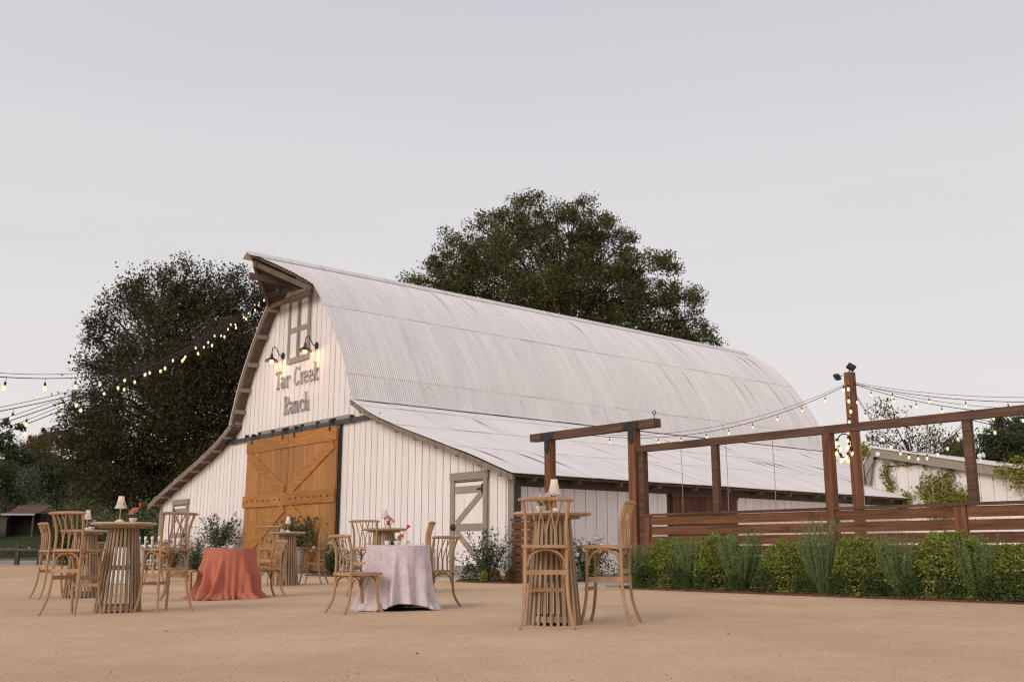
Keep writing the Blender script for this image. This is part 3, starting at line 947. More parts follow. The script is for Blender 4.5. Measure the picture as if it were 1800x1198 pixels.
# ================================================================== the fence and gate to the right of the barn
FY = -0.15
def fx(u):
    return 10.8 - u
fence = thing('garden_fence', 'reddish brown timber fence with gapped boards and an open frame above', 'fence', BL(fx(-4), FY), RZ)
def fl(x):                                     # fence-local x from barn-local x
    return x - fx(-4)
def fbox(x0, x1, y0, y1, z0, z1, name, m, par=fence):
    return MB().box(fl(x0), fl(x1), y0, y1, z0, z1).build(name, m, par, smooth=False)
RX = 26.0
fbox(14.86, 14.995, -0.03, 0.11, 0, 2.632, 'post', 'beam_wood')
for x in (16.72, 21.52):
    fbox(x, x + 0.13, -0.04, 0.06, 1.40, 2.632, 'post', 'beam_wood')
fbox(19.10, 19.25, -0.045, 0.11, 0, 2.632, 'post', 'post_wood')
fbox(24.4, 24.55, -0.045, 0.11, 0, 2.632, 'post', 'post_wood')
for a, b in ((14.83, 19.172), (19.178, 24.46), (24.466, RX)):
    fbox(a, b, -0.05, 0.09, 2.634, 2.765, 'top_beam', 'beam_wood')
for a, b in ((14.997, 16.90), (16.904, 19.098), (19.252, 21.52), (21.524, 24.398), (24.552, RX)):
    fbox(a, b, -0.075, 0.085, 1.355, 1.398, 'cap_rail', 'beam_wood')
for a, b in ((15.00, 15.14), (21.28, 21.47)):
    fbox(a, b, -0.052, 0.02, 0.02, 1.352, 'batten_post', 'post_wood')
pb = 0.187
for (a, b) in ((15.145, 19.095), (19.255, 21.275), (21.475, 24.39), (24.56, RX)):
    for k in range(7):
        z1 = 1.338 - k * pb + random.uniform(-.004, .004)
        o = fbox(a, b, -0.030 + random.uniform(-.004, .004), 0.004, max(0.03, z1 - 0.158), z1, 'board', 'fence_wood')
# thin training wires between beam and rail
for u in (-5.16, -6.24, -7.27, -8.99, -10.15):
    x = fl(fx(u))
    MB().tube([(x, 0.0, 1.40), (x + 0.015, 0.0, 2.0), (x, 0.0, 2.64)], 0.006, 5).build('wire', 'wire', fence)

gate = thing('garden_gateway', 'open timber gateway with a cross beam on black brackets beside the barn', 'gateway', BL(13.4, FY), RZ)
def gbox(x0, x1, y0, y1, z0, z1, name, m, par=gate):
    return MB().box(x0 - 13.4, x1 - 13.4, y0, y1, z0, z1).build(name, m, par, smooth=False)
gbox(12.10, 12.28, -0.09, 0.09, 0, 3.098, 'post', 'post_wood')
gbox(14.64, 14.83, -0.09, 0.09, 0, 3.098, 'post', 'post_wood')
gb = gbox(11.62, 15.38, -0.10, 0.10, 3.10, 3.27, 'cross_beam', 'beam_wood')
for x in (12.19, 14.735):
    br = MB()
    br.prism([(x - 13.4 - .22, 3.265), (x - 13.4 + .22, 3.265), (x - 13.4 + .22, 3.12), (x - 13.4 + .07, 3.10), (x - 13.4 + .07, 2.86), (x - 13.4, 2.80), (x - 13.4 - .07, 2.86), (x - 13.4 - .07, 3.10), (x - 13.4 - .22, 3.12)][::-1], 'y', -0.112, -0.1005)
    b_ = br.build('bracket', 'black_metal', gate, smooth=False)
    for dx, z in ((-.16, 3.22), (.16, 3.22), (-.16, 3.16), (.16, 3.16), (-.03, 2.92), (.03, 2.92)):
        MB().lathe([(0.018, 0), (0.018, 0.01), (0.006, 0.016)], 6).build('bolt', 'track_metal', b_, loc=(x - 13.4 + dx, -0.112, z)).rotation_euler = (PI / 2, 0, 0)
mb = MB()
mb.tube([(15.30 - 13.4, 0, 3.26), (15.30 - 13.4, 0, 3.36)], 0.009, 6)
mb.tube([(15.30 - 13.4 + 0.04 * math.sin(t), 0, 3.40 - 0.04 * math.cos(t)) for t in np.linspace(0, 2 * PI, 13)], 0.009, 6)
mb.build('eye_bolt', 'black_metal', gb)
# short fence bay between barn corner and gate
bay = thing('fence_bay', 'short brown board fence bay between the barn corner and the gateway', 'fence', BL(11.4, FY), RZ)
for k in range(7):
    z1 = 1.33 - k * pb
    MB().box(-0.50, 0.695, -0.03, 0.005, max(0.03, z1 - 0.158), z1).build('board', 'fence_wood', bay, smooth=False)
MB().box(-0.52, 0.695, -0.06, 0.07, 1.355, 1.40).build('cap_rail', 'beam_wood', bay, smooth=False)
MB().box(0.10, 0.20, 0.006, 0.09, 0, 1.352).build('post', 'post_wood', bay, smooth=False)

# ================================================================== tall light pole
PX, PY = 17.42, 3.64
pole = thing('light_pole', 'tall square reddish wooden pole with floodlights on top', 'pole', BL(PX, PY), RZ)
MB().box(-0.085, 0.085, -0.085, 0.085, 0, 4.36).build('post', 'post_wood', pole, smooth=False)
def flood(loc, rot, par):
    f = MB().box(-0.085, 0.085, -0.03, 0.03, -0.065, 0.065).box(-0.07, 0.07, -0.04, -0.031, -0.05, 0.05).build('floodlight', 'black_metal', par, smooth=False, loc=loc)
    f.rotation_euler = rot
    MB().tube([(0, 0.035, 0), (0, 0.12, -0.04)], 0.015, 6).build('mount', 'galvanised', f)
flood((-0.22, -0.12, 4.28), (R(35), R(10), R(-30)), pole)
flood((0.05, 0.0, 4.47), (R(-30), R(35), R(30)), pole)

# ================================================================== far white annex behind the fence
AX0, AXE = 9.36, 22.5
annex = thing('annex_building', 'low white building with grey fascia and vines behind the fence', 'building', BL(14.5, 17.4), RZ)
al = lambda x: x - 14.5
def rk(x):
    return float(np.interp(x, [9.36, 10.07, 13.27, 14.96, 18.5, 22.5], [3.10, 4.24, 3.56, 3.22, 2.62, 2.0]))
MB().prism([(al(9.45), 0), (al(AXE), 0), (al(AXE), rk(AXE) - .15)] + [(al(x), rk(x) - .15) for x in (18.5, 14.96, 13.27, 10.07, 9.45)], 'y', 0.035, 9).build('wall_frame', 'dark_core', annex, smooth=False)
x = 9.5
while x < AXE - 0.3:
    x1 = x + 0.41
    MB().prism([(al(x + .006), 0.02), (al(x1 - .006), 0.02), (al(x1 - .006), rk(x1) - .2), (al(x + .006), rk(x) - .2)], 'y', -random.uniform(0, .006), 0.03).build('siding_board', 'white_paint', annex, smooth=False)
    x = x1
def slope_board(x0, x1, d0, d1, y0, y1, name, m):
    MB().prism([(al(x0), rk(x0) - d1), (al(x1), rk(x1) - d1), (al(x1), rk(x1) - d0), (al(x0), rk(x0) - d0)], 'y', y0, y1).build(name, m, annex, smooth=False)
for a, b in ((10.07, 13.27), (13.272, 14.96), (14.962, 18.5), (18.502, 22.5)):
    slope_board(a, b, 0.04, 0.34, -0.30, -0.25, 'fascia', 'trim')
    slope_board(a, b, -0.03, 0.035, -0.36, 9, 'roof_sheet', 'roof_metal')
slope_board(9.30, 10.068, 0.04, 0.50, -0.30, -0.24, 'fascia', 'trim')
slope_board(9.30, 10.068, -0.03, 0.035, -0.36, 9, 'roof_sheet', 'roof_metal')
MB().prism([(al(9.2), 2.72), (al(9.78), 2.60), (al(10.0), 3.75), (al(9.75), 3.66)], 'y', -0.24, -0.21).build('end_board', 'trim', annex, smooth=False)
MB().lathe([(0.02, 0), (0.08, 0.01), (0.085, 0.04), (0.03, 0.06)], 14).build('round_light', 'white_vinyl', annex, loc=(al(10.28), -0.30, 3.97)).rotation_euler = (PI / 2, 0, 0)
dish = MB().lathe([(0.03, 0), (0.16, 0.0), (0.17, 0.14), (0.05, 0.22), (0.10, 0.34), (0.18, 0.36)], 12).build('antenna', 'white_vinyl', annex, loc=(al(13.45), 0.4, 3.72))
dish.scale = (0.5, 0.5, 0.5)
dish.rotation_euler = (R(10), R(80), 0)
MB().tube([(al(13.50), 0.4, 3.48), (al(13.50), 0.4, 3.78)], 0.03, 8).build('antenna_mast', 'white_vinyl', annex)

def vine(label, pts, n, sig, y=-0.10):
    """pts: (x barn-local, z, weight) on the annex wall"""
    o = thing('climbing_vine', label, 'vine', BL(pts[0][0], 17.4, 0.0), RZ, 'vines on the annex wall')
    x00 = pts[0][0]
    P = []
    for (x, z, w) in pts:
        m = int(n * w)
        P.append(np.array([x - x00, y, z]) + RNG.normal(size=(m, 3)) * np.array([sig * w ** 0.5, 0.05, sig * w ** 0.5 * 1.1]) + np.array([0, -0.04, 0]))
    P = np.concatenate(P)
    A, B = leaves(P, 0.10, 0.55)
    place('foliage', quads_mesh('foliage', P, A, B), 'leaf_vine', o)
    mb = MB()
    pp = sorted([(p[0] - x00, y + 0.05, p[1]) for p in pts], key=lambda q: q[2])
    mb.tube([(pp[0][0], y + .05, 0)] + pp, 0.02, 5)
    mb.build('stem', 'bark', o)
vine('thin vine trailing down the annex wall left of the others', [(10.45, 3.55, .5), (10.4, 3.3, .6), (10.5, 3.0, .6), (10.55, 2.75, .5), (10.85, 3.70, .4), (11.2, 3.66, .4), (11.6, 3.72, .5), (11.9, 3.55, .4)], 150, 0.13)
vine('broad bushy yellow-green vine in the middle of the annex wall', [(12.0, 2.4, 1.6), (12.5, 2.3, 1.6), (12.0, 2.9, .8), (12.55, 2.75, 1.0), (12.6, 3.15, .7), (12.65, 3.45, .35), (13.05, 2.2, 1.3), (11.75, 2.65, .6), (12.3, 2.0, 1.6), (13.2, 2.4, .7)], 210, 0.20)
vine('thick vine hanging over the annex roof edge at the right', [(15.0, 3.15, 1), (15.5, 3.15, 1.3), (16.0, 3.0, 1.3), (15.6, 2.8, 1.2), (16.1, 2.6, 1.3), (16.0, 2.2, 1.3), (15.4, 2.5, .8), (14.5, 3.1, .5), (14.9, 2.75, .4), (16.4, 2.9, .9)], 230, 0.20, y=-0.34)
vine('small leafy vine tuft at the top corner of the annex gable', [(9.80, 4.25, .5), (9.70, 4.0, .4), (9.85, 4.05, .3)], 220, 0.13, y=-0.35)
vine('dark vine hanging below the lean-to roof corner', [(10.65, 2.30, .6), (10.9, 2.2, .7), (10.5, 2.05, .6), (11.1, 2.45, .5)], 260, 0.16, y=-0.12)

# ================================================================== string lights
bulb_me = MB().lathe([(0.004, -0.150), (0.016, -0.146), (0.027, -0.122), (0.029, -0.100), (0.022, -0.075), (0.014, -0.060)], 10).mesh('bulb')
bulb_me.materials.append(MATS['bulb'])
sock_me = MB().lathe([(0.015, -0.066), (0.019, -0.062), (0.019, -0.018), (0.008, -0.005), (0.004, 0.0)], 8).mesh('socket')
sock_me.materials.append(MATS['cable'])
def string_light(label, A, B, sag, t1, spacing, first=0.3, drop=0.03, double=True, group='string lights', skipfirst=0, bs=0.72, t0=0.0):
    A, B = Vector(A), Vector(B)
    P = lambda t: A.lerp(B, t) - Vector((0, 0, 4 * sag * t * (1 - t)))
    root = thing('string_light', label, 'string light', A, 0, group)
    n = 44
    mb = MB()
    pts = [P(t0 + (t1 - t0) * i / n) - A for i in range(n + 1)]
    mb.tube(pts, 0.0065, 5)
    if double:
        mb.tube([p + Vector((0, 0, 0.035 + 0.05 * math.sin(PI * i / n))) for i, p in enumerate(pts)], 0.004, 4)
    mb.build('cable', 'cable', root)
    L = (B - A).length
    d = first
    while d < L * t1:
        t = d / L
        p = P(t) - A
        b = place('bulb', bulb_me, None, root, p - Vector((0, 0, drop)))
        b.scale = (bs, bs, bs)
        b.rotation_euler = (random.uniform(-.12, .12), random.uniform(-.12, .12), 0)
        s = place('socket', sock_me, None, b)
        mbd = MB().tube([(0, 0, -0.005), (0, 0, drop / bs + 0.01)], 0.004, 4)
        mbd.build('drop_wire', 'cable', b)
        d += spacing * random.uniform(0.92, 1.08)
    return root
A0 = BL(.1, -1.2, 8.8)
SG = 'string lights from the barn peak to the left'
string_light('uppermost sagging string of bulbs from the barn peak, nearly level at left', A0, (-6.71, 11.0, 2.71), 1.05, 1.0, 1.25, 0.7, 0.055, group=SG, bs=0.9)
string_light('second string of bulbs from the barn peak, crossing the dark tree to the left edge', A0 + EX * -.2, (-6.33, 10.5, 2.0), 0.71, 1.0, 1.75, 1.2, 0.05, group=SG, bs=0.72)
string_light('third string of bulbs from the barn peak, just above the lowest one', A0 + EX * -.35, (-5.99, 10.0, 1.68), 0.46, 1.0, 1.9, 1.7, 0.05, group=SG, bs=0.72)
string_light('lowest string of bulbs from the barn peak, ending over the hilltop trees', A0 + EX * .2, (-6.27, 10.5, 1.58), 0.44, 1.0, 2.0, 2.2, 0.05, group=SG, bs=0.72)
# rod under the hood that carries them
rod = MB().tube([(-1.25, -1.22, 8.86), (1.45, -0.42, 8.80)], 0.03, 8).tube([(0.05, -0.9, 8.8), (0.05, -0.9, 9.15)], 0.03, 6).ball((0.1, -0.85, 8.84), 0.08)
rod.build('light_rod', 'black_metal', barn)

PT = BL(PX, PY, 4.10)
RG = 'string lights tied to the tall pole'
string_light('string of bulbs sagging from the tall pole to the gateway beam', PT - EX * .1, BL(13.35, FY + .11, 3.12), 0.42, 1.0, 0.52, 0.45, 0.04, group=RG)
string_light('steep string of bulbs dropping from the pole to a sag over the annex roof', PT, BL(21.45, 0.2, 2.70), 0.92, 1.0, 0.42, 0.35, 0.04, group=RG)
string_light('middle string of bulbs running right from the pole behind the top beam', PT + EX * .08, BL(24.6, 1.4, 2.75), 0.40, 1.0, 0.62, 0.5, 0.04, group=RG)
string_light('highest string of bulbs running right from the pole', PT + EX * .1, BL(25.4, 2.6, 3.2), 0.42, 1.0, 0.78, 0.9, 0.04, group=RG)
string_light('short string of bulbs looping below the top beam at the far right', BL(21.55, 0.0, 2.66), BL(25.6, 0.6, 2.75), 0.40, 1.0, 0.62, 0.35, 0.04, group=RG)
# down the pole, then a coil of bulbs
root = thing('string_light', 'string of lit bulbs running straight down the pole', 'string light', PT, RZ, RG)
MB().tube([(0.02, -0.10, 0.05), (0.03, -0.11, -0.5), (-0.03, -0.11, -1.1), (-0.08, -0.11, -1.5)], 0.012, 6).build('cable', 'wire', root)
for i, (dx, z) in enumerate(((-.08, -.12), (.03, -.11), (.02, -.36), (.05, -.58), (0, -.80), (-.05, -1.02), (-.06, -1.18))):
    b = place('bulb', bulb_me, None, root, (dx, -0.135, z + 0.10))
    place('socket', sock_me, None, b)
root = thing('string_light', 'coiled bunch of spare lit bulbs hanging under the top beam by the pole', 'string light', BL(19.42, -0.02, 2.62), RZ, RG)
cp = [(0.14 * math.sin(t), 0.02 * math.sin(3 * t), -0.20 - 0.20 * math.cos(t)) for t in np.linspace(0, 2 * PI, 20)]
MB().tube(cp, 0.010, 5).build('cable', 'cable', root)
for i, t in enumerate(np.linspace(0.9, 2 * PI - 0.9, 10)):
    b = place('bulb', bulb_me, None, root, (0.14 * math.sin(t), 0.03 * (-1) ** i - .03, -0.18 + 0.18 * math.cos(t)))
    b.rotation_euler = (0.3 * (-1) ** i, 0.3 * math.sin(t), 0)
    place('socket', sock_me, None, b)

# ================================================================== furniture
def chair_meshes(sh, stool):
    M = {}
    k = sh / 0.77
    def leg(pts, r):
        return MB().tube(cat3(pts), r, 8)
    def cat3(pts, n=3):
        out = []
        for i in range(len(pts) - 1):
            p0, p1, p2, p3 = [Vector(pts[max(0, min(len(pts) - 1, q))]) for q in (i - 1, i, i + 1, i + 2)]
            for j in range(n):
                t = j / n
                out.append(0.5 * ((2 * p1) + (p2 - p0) * t + (2 * p0 - 5 * p1 + 4 * p2 - p3) * t * t + (3 * p1 - p0 - 3 * p2 + p3) * t ** 3))
        out.append(Vector(pts[-1]))
        return out
    for s, nm in ((-1, 'L'), (1, 'R')):
        M['rear_leg' + nm] = leg([(s * .245, -.272, 0), (s * .224, -.232, .10 * k), (s * .204, -.200, .22 * k), (s * .194, -.183, .36 * k), (s * .190, -.177, .55 * k), (s * .190, -.175, sh - .01),
                                  (s * .188, -.170, sh + .11), (s * .193, -.182, sh + .25), (s * .214, -.232, sh + .40)], 0.0165).mesh('rear_leg')
        M['front_leg' + nm] = leg([(s * .218, .232, 0), (s * .202, .202, .10 * k), (s * .191, .181, .23 * k), (s * .187, .170, .38 * k), (s * .185, .165, sh - .028)], 0.0165).mesh('front_leg')
    M['top_rail'] = MB().tube([(x, -.236 - 0.022 * (1 - (x / .262) ** 2), sh + .405 + 0.006 * (1 - (x / .262) ** 2)) for x in np.linspace(-.262, .262, 11)],
                              [.012] + [.0185] * 9 + [.012], 8).mesh('top_rail')
    poly = [(-.175, -.215), (.175, -.215), (.200, -.195), (.215, .10), (.212, .20), (.185, .235), (.12, .248), (-.12, .248), (-.185, .235), (-.212, .20), (-.215, .10), (-.200, -.195)]
    M['seat'] = MB().prism(poly, 'z', sh - .032, sh).mesh('seat', smooth=False)
    def spindle(b, tx):
        m = (b * .19 * .9 + tx * .21) / 2
        bx = b * .19
        pts = [(bx, -.182, sh - .005), (bx + (tx * .21 - bx) * .03, -.176, sh + .12), (bx + (tx * .21 - bx) * .35, -.186, sh + .23), (tx * .21, -.245, sh + .402)]
        return MB().tube(cat3(pts), 0.0075, 6).mesh('spindle')
    M['spindles'] = [spindle(b, t) for b, t in ((-.47, -.69), (-.42, -.09), (-.03, -.37), (.03, .36), (.42, .11), (.47, .69))]
    def arch(p, q, inset):
        p, q = Vector(p), Vector(q)
        pts = []
        for t in np.linspace(0, PI, 11):
            f = 0.5 - 0.5 * math.cos(t)
            c = p.lerp(q, 0.055 + f * 0.89)
            pts.append((c.x, c.y, sh - .20 * (0.85 if not stool else 1) + (0.155 * (0.85 if not stool else 1)) * math.sin(t) ** 0.75))
        return MB().tube(pts, 0.0115, 6).mesh('arch')
    fr, fl_, rl, rr = (.186, .166), (-.186, .166), (-.190, -.176), (.190, -.176)
    M['arches'] = [arch((*rl, 0), (*rr, 0), 0), arch((*fl_, 0), (*fr, 0), 0), arch((*rl, 0), (*fl_, 0), 0), arch((*rr, 0), (*fr, 0), 0)]
    M['rails'] = []
    if stool:
        M['rails'] = [MB().bar((-.19, -.179, .50), (.19, -.179, .50), .026, .042).mesh('foot_rail', False),
                      MB().bar((-.192, .174, .33), (.192, .174, .33), .034, .036).mesh('foot_rail', False),
                      MB().bar((-.192, -.185, .42), (-.189, .170, .42), .026, .048).mesh('foot_rail', False),
                      MB().bar((.192, -.185, .42), (.189, .170, .42), .026, .048).mesh('foot_rail', False)]
    return M
def chair(name, M, label, group):
    t = thing(name, label, 'bar stool' if name == 'bar_stool' else 'chair', group=group)
    place('seat', M['seat'], 'chair_wood', t)
    for nm in ('L', 'R'):
        place('rear_leg', M['rear_leg' + nm], 'chair_wood', t)
        place('front_leg', M['front_leg' + nm], 'chair_wood', t)
    place('top_rail', M['top_rail'], 'chair_wood', t)
    for m in M['spindles']:
        place('spindle', m, 'chair_wood', t)
    for m in M['arches']:
        place('arch', m, 'chair_wood', t)
    for m in M['rails']:
        place('foot_rail', m, 'chair_wood', t)
    return t
def face(dx, dy):
    return math.atan2(dy, dx) - PI / 2
stools = [  # x, y, facing, label
    (0.31, 9.57, (-.03, 1.0), 'bar stool in front of the nearest bar table, its back towards the viewer'),
    (0.95, 10.12, (-.95, .31), 'bar stool right of the nearest bar table, in profile by the hedge'),
    (-5.12, 12.02, (.30, .95), 'bar stool at the left bar table, back turned half to the viewer'),
    (-4.22, 12.40, (-.80, .60), 'bar stool on the barn side of the left bar table with coral flowers'),
    (-7.30, 16.30, (.75, .66), 'leftmost bar stool, in profile at the rear left bar table'),
    (-4.76, 20.25, (.28, .96), 'bar stool with its back to the viewer at the table before the barn doors'),
    (-4.22, 21.65, (-.97, .10), 'bar stool right of the table before the barn doors, beside the planter'),
    (-2.32, 16.45, (.20, .98), 'bar stool behind the white cloth table, back to the viewer'),
    (-1.60, 17.35, (-.99, .10), 'narrow edge-on bar stool at right of the table behind the white cloth'),
]
SM = chair_meshes(0.75, True)
CM = chair_meshes(0.45, False)
proto = chair('bar_stool', SM, stools[0][3], 'wooden bar stools around the bar tables')
for i, (x, y, fd, lb) in enumerate(stools):
    o = proto if i == 0 else copy_tree(proto)
    o.location = (x, y, gz(x, y))
    o.rotation_euler = (0, 0, face(*fd))
    o['label'] = lb
chairs = [
    (-3.90, 16.15, (-.82, -.57), 'low wooden chair right of the coral cloth table'),
    (-5.06, 15.55, (.95, .25), 'low wooden chair left of the coral cloth table, partly behind a stool'),
    (-1.80, 11.85, (.80, .60), 'low wooden chair at the left front of the white floral cloth table'),
    (-1.02, 13.10, (-.77, .64), 'low wooden chair right of the white floral cloth table, near the small door'),
    (-9.10, 22.6, (.75, -.5), 'small distant wooden chair left of the far white cloth, behind the bar table'),
    (-7.42, 20.9, (-.98, .15), 'small distant wooden chair right of the far white cloth table'),
]
proto = chair('dining_chair', CM, chairs[0][3], 'low wooden chairs at the cloth tables')
for i, (x, y, fd, lb) in enumerate(chairs):
    o = proto if i == 0 else copy_tree(proto)
    o.location = (x, y, gz(x, y))
    o.rotation_euler = (0, 0, face(*fd))
    o['label'] = lb

# bar tables on a cone of slats
NSL = 26
slat_me = MB().bar((0.262, 0, 0.0), (0.163, 0, 1.03), 0.027, 0.026, up=(1, 0, 0)).mesh('slat', False)
slat_me.materials.append(MATS['table_wood'])
ttop_me = MB().lathe([(0.30, 1.022), (0.345, 1.026), (0.372, 1.034), (0.384, 1.046), (0.382, 1.058), (0.368, 1.066), (0.33, 1.07)], 48).mesh('table_top')
under_me = MB().lathe([(0.20, 1.000), (0.27, 1.000), (0.27, 1.0215), (0.20, 1.0215)], 40).mesh('under_ring')
ring_b = MB().lathe([(0.225, 0.03), (0.246, 0.03), (0.242, 0.085), (0.222, 0.085), (0.225, 0.03)], 40).mesh('base_ring')
ring_m = MB().lathe([(0.185, 0.50), (0.201, 0.50), (0.196, 0.55), (0.182, 0.55), (0.185, 0.50)], 40).mesh('middle_ring')
def bar_table(label):
    t = thing('bar_table', label, 'bar table', group='round bar tables on slatted bases')
    place('table_top', ttop_me, 'table_top', t)
    place('under_ring', under_me, 'table_wood', t)
    place('base_ring', ring_b, 'table_wood', t)
    place('middle_ring', ring_m, 'table_wood', t)
    for k in range(NSL):
        place('slat', slat_me, 'table_wood', t, rot=(0, 0, 2 * PI * k / NSL))
    return t
tabs = [
    (0.40, 9.97, 'nearest bar table on a slatted cone base, with pink orchids and a lamp'),
    (-4.79, 12.50, 'large left bar table with slatted base, lamp and coral and red flowers'),
    (-6.98, 16.60, 'rear left bar table partly hidden behind a bar stool'),
    (-4.67, 21.05, 'slatted bar table standing before the orange barn doors'),
    (-2.19, 17.35, 'slatted bar table half hidden behind the white floral cloth table'),
]
proto = bar_table(tabs[0][2])
for i, (x, y, lb) in enumerate(tabs):
    o = proto if i == 0 else copy_tree(proto)
    o.location = (x, y, gz(x, y))
    o.rotation_euler = (0, 0, i * 0.37)
    o['label'] = lb

# small table lamps
lbase_me = MB().lathe([(0.052, 0.0), (0.055, 0.008), (0.046, 0.022), (0.022, 0.034), (0.008, 0.040)], 20).mesh('base')
lstem_me = MB().tube([(0, 0, 0.036), (0, 0, 0.285)], 0.0065, 10).mesh('stem')
lshade_me = MB().lathe([(0.069, 0.168), (0.064, 0.178), (0.053, 0.210), (0.043, 0.250), (0.035, 0.290), (0.033, 0.318)], 56, ripple=1, amp=0.03).mesh('lamp_shade', False)
lbulb_me = MB().ball((0, 0, 0.292), 0.013, 8, 6).mesh('bulb')
lbulb_me.materials.append(MATS['sconce_bulb'])
def table_lamp(x, y, z, label):
    t = thing('table_lamp', label, 'lamp', (x, y, z), 0, 'pleated table lamps')
    place('base', lbase_me, 'lamp_base', t)
    place('stem', lstem_me, 'brass', t)
    s = place('lamp_shade', lshade_me, 'lamp_shade', t)
    if not s.modifiers:
        sm = s.modifiers.new('thickness', 'SOLIDIFY')
        sm.thickness = 0.0015
    place('bulb', lbulb_me, None, t)
    ld = bpy.data.lights.new('lamp_light', 'POINT')
    ld.energy = 0.32
    ld.color = (1.0, 0.62, 0.30)
    ld.shadow_soft_size = 0.012
    lo = bpy.data.objects.new('lamp_light', ld)
    COL.objects.link(lo)
    lo.parent = t
    lo.location = (0, 0, 0.265)
TT = 1.07
def tpos(i, dx, dy, z=TT):
    x, y, _ = tabs[i]
    return x + dx, y + dy, gz(x, y) + z
table_lamp(*tpos(0, 0.02, 0.02), 'small lit lamp with pleated shade on the nearest bar table')
table_lamp(*tpos(1, -0.06, 0.0), 'small lit lamp beside coral flowers on the left bar table')
table_lamp(*tpos(2, 0.01, 0.0), 'small lit lamp beside pink flowers on the rear left bar table')
table_lamp(*tpos(3, 0.01, 0.0), 'small lit lamp in front of the orange barn doors')
table_lamp(*tpos(4, 0.0, 0.05), 'small lit lamp beside pink-purple orchids behind the white cloth table')

# flower bowls
bowl_me = MB().lathe([(0.020, 0), (0.030, 0.0), (0.047, 0.030), (0.050, 0.052), (0.046, 0.052), (0.043, 0.032), (0.020, 0.012)], 24).mesh('bowl')
def bloom(kind):
    mb = MB()
    if kind == 'carnation':
        for k in range(34):
            d = unit(RNG.normal(size=(1, 3)) + [[0, 0, .55]])[0]
            a = Vector(d) * 0.026
            s_ = Vector(unit(RNG.normal(size=(1, 3)))[0])
            w = a.cross(s_).normalized() * 0.011
            mb.add([Vector((0, 0, 0)), a * .7 + w, a * 1.05, a * .7 - w], [(0, 1, 2, 3)])
    elif kind == 'calla':
        mb.lathe([(0.004, 0), (0.007, 0.03), (0.016, 0.055), (0.024, 0.066), (0.020, 0.064), (0.012, 0.050), (0.004, 0.02)], 10)
        mb.add([(0.02, -.010, .062), (0.038, 0, .088), (0.02, .010, .062)], [(0, 1, 2)])
    elif kind == 'orchid':
        for k in range(5):
            an = 2 * PI * k / 5 + .3
            a = Vector((math.cos(an), -0.35, math.sin(an))) * 0.024
            w = Vector((-math.sin(an), 0, math.cos(an))) * 0.013
            mb.add([(0, 0, 0), a * .55 + w, a * 1.05, a * .55 - w], [(0, 1, 2, 3)])
        mb.ball((0, -.008, -.002), 0.007, 6, 4)
    elif kind == 'rose':
        for ring, (r, n_, up) in enumerate(((0.040, 7, .010), (0.030, 6, .022), (0.018, 5, .032))):
            for k in range(n_):
                an = 2 * PI * k / n_ + ring
                a = Vector((math.cos(an) * r, math.sin(an) * r, up))
                w = Vector((-math.sin(an), math.cos(an), 0)) * r * .62
                mb.add([(0, 0, 0), a * .75 + w, a * 1.1 + Vector((0, 0, .004)), a * .75 - w], [(0, 1, 2, 3)])
    return mb.mesh('blossom', False)
def flower_bowl(x, y, z, label, flowers, lv=10):
    """flowers: (kind, petal, dx, dy, dz, tilt, scale)"""
    t = thing('flower_bowl', label, 'flowers', (x, y, z), 0, 'flower bowls on the tables')
    place('bowl', bowl_me, 'ceramic', t)
    for (kind, petal, dx, dy, dz, tilt, sc) in flowers:
        me = bloom(kind)
        b = place('blossom', me, petal, t, (dx, dy, dz))
        b.rotation_euler = (random.uniform(-.3, .1), tilt, random.uniform(-.4, .4))
        b.scale = (sc, sc, sc)
        MB().tube([(dx * .12, dy * .12, 0.02), (dx * .45, dy * .5, dz * .5), (dx, dy, dz)], 0.0032, 5).build('stem', 'stem_green', t)
    P = np.array([0, 0, 0.07]) + RNG.normal(size=(lv, 3)) * np.array([.026, .026, .018])
    A, B = leaves(P, 0.05, 0.5)
    place('greenery', quads_mesh('greenery', P, A, B), 'leaf_rose', t)
flower_bowl(*tpos(0, -0.115, -0.03), 'white bowl of pale pink orchids on the nearest bar table',
            [('orchid', 'petal_pink', -.055, 0, .165, 0, 1.3), ('orchid', 'petal_pink', -.025, -.01, .145, 0, 1.3), ('orchid', 'petal_pink', -.050, 0, .125, 0, 1.2), ('orchid', 'petal_pink', -.020, .01, .17, 0, 1.1),
             ('orchid', 'petal_pink', .055, 0, .15, 0, 1.4), ('orchid', 'petal_pink', .075, 0, .165, 0, 1.2), ('orchid', 'petal_pink', .085, .02, .175, 0, 0.9), ('orchid', 'petal_pink', .125, -.02, .168, 0, 0.8)], 14)
flower_bowl(*tpos(1, 0.105, 0.0), 'white bowl of coral carnations with a red and a yellow calla',
            [('carnation', 'petal_coral', -.01, 0, .135, 0, 1.35), ('carnation', 'petal_coral', .022, .02, .150, 0, 1.3), ('carnation', 'petal_coral', -.035, 0, .115, 0, 1.2), ('carnation', 'petal_coral', .012, -.02, .120, 0, 1.2),
             ('calla', 'petal_red', .058, 0, .155, .25, 1.25), ('calla', 'petal_yellow', -.085, 0, .19, -.7, 0.95)], 4)
flower_bowl(*tpos(2, 0.09, 0.0), 'white bowl of pale pink blossoms on the rear left bar table',
            [('carnation', 'petal_pink', -.03, 0, .11, 0, 1.1), ('carnation', 'petal_pink', .03, 0, .13, 0, 1.3), ('carnation', 'petal_pink', .045, 0, .10, 0, 1.0), ('carnation', 'petal_pink', 0, 0, .09, 0, 1.0)], 26)
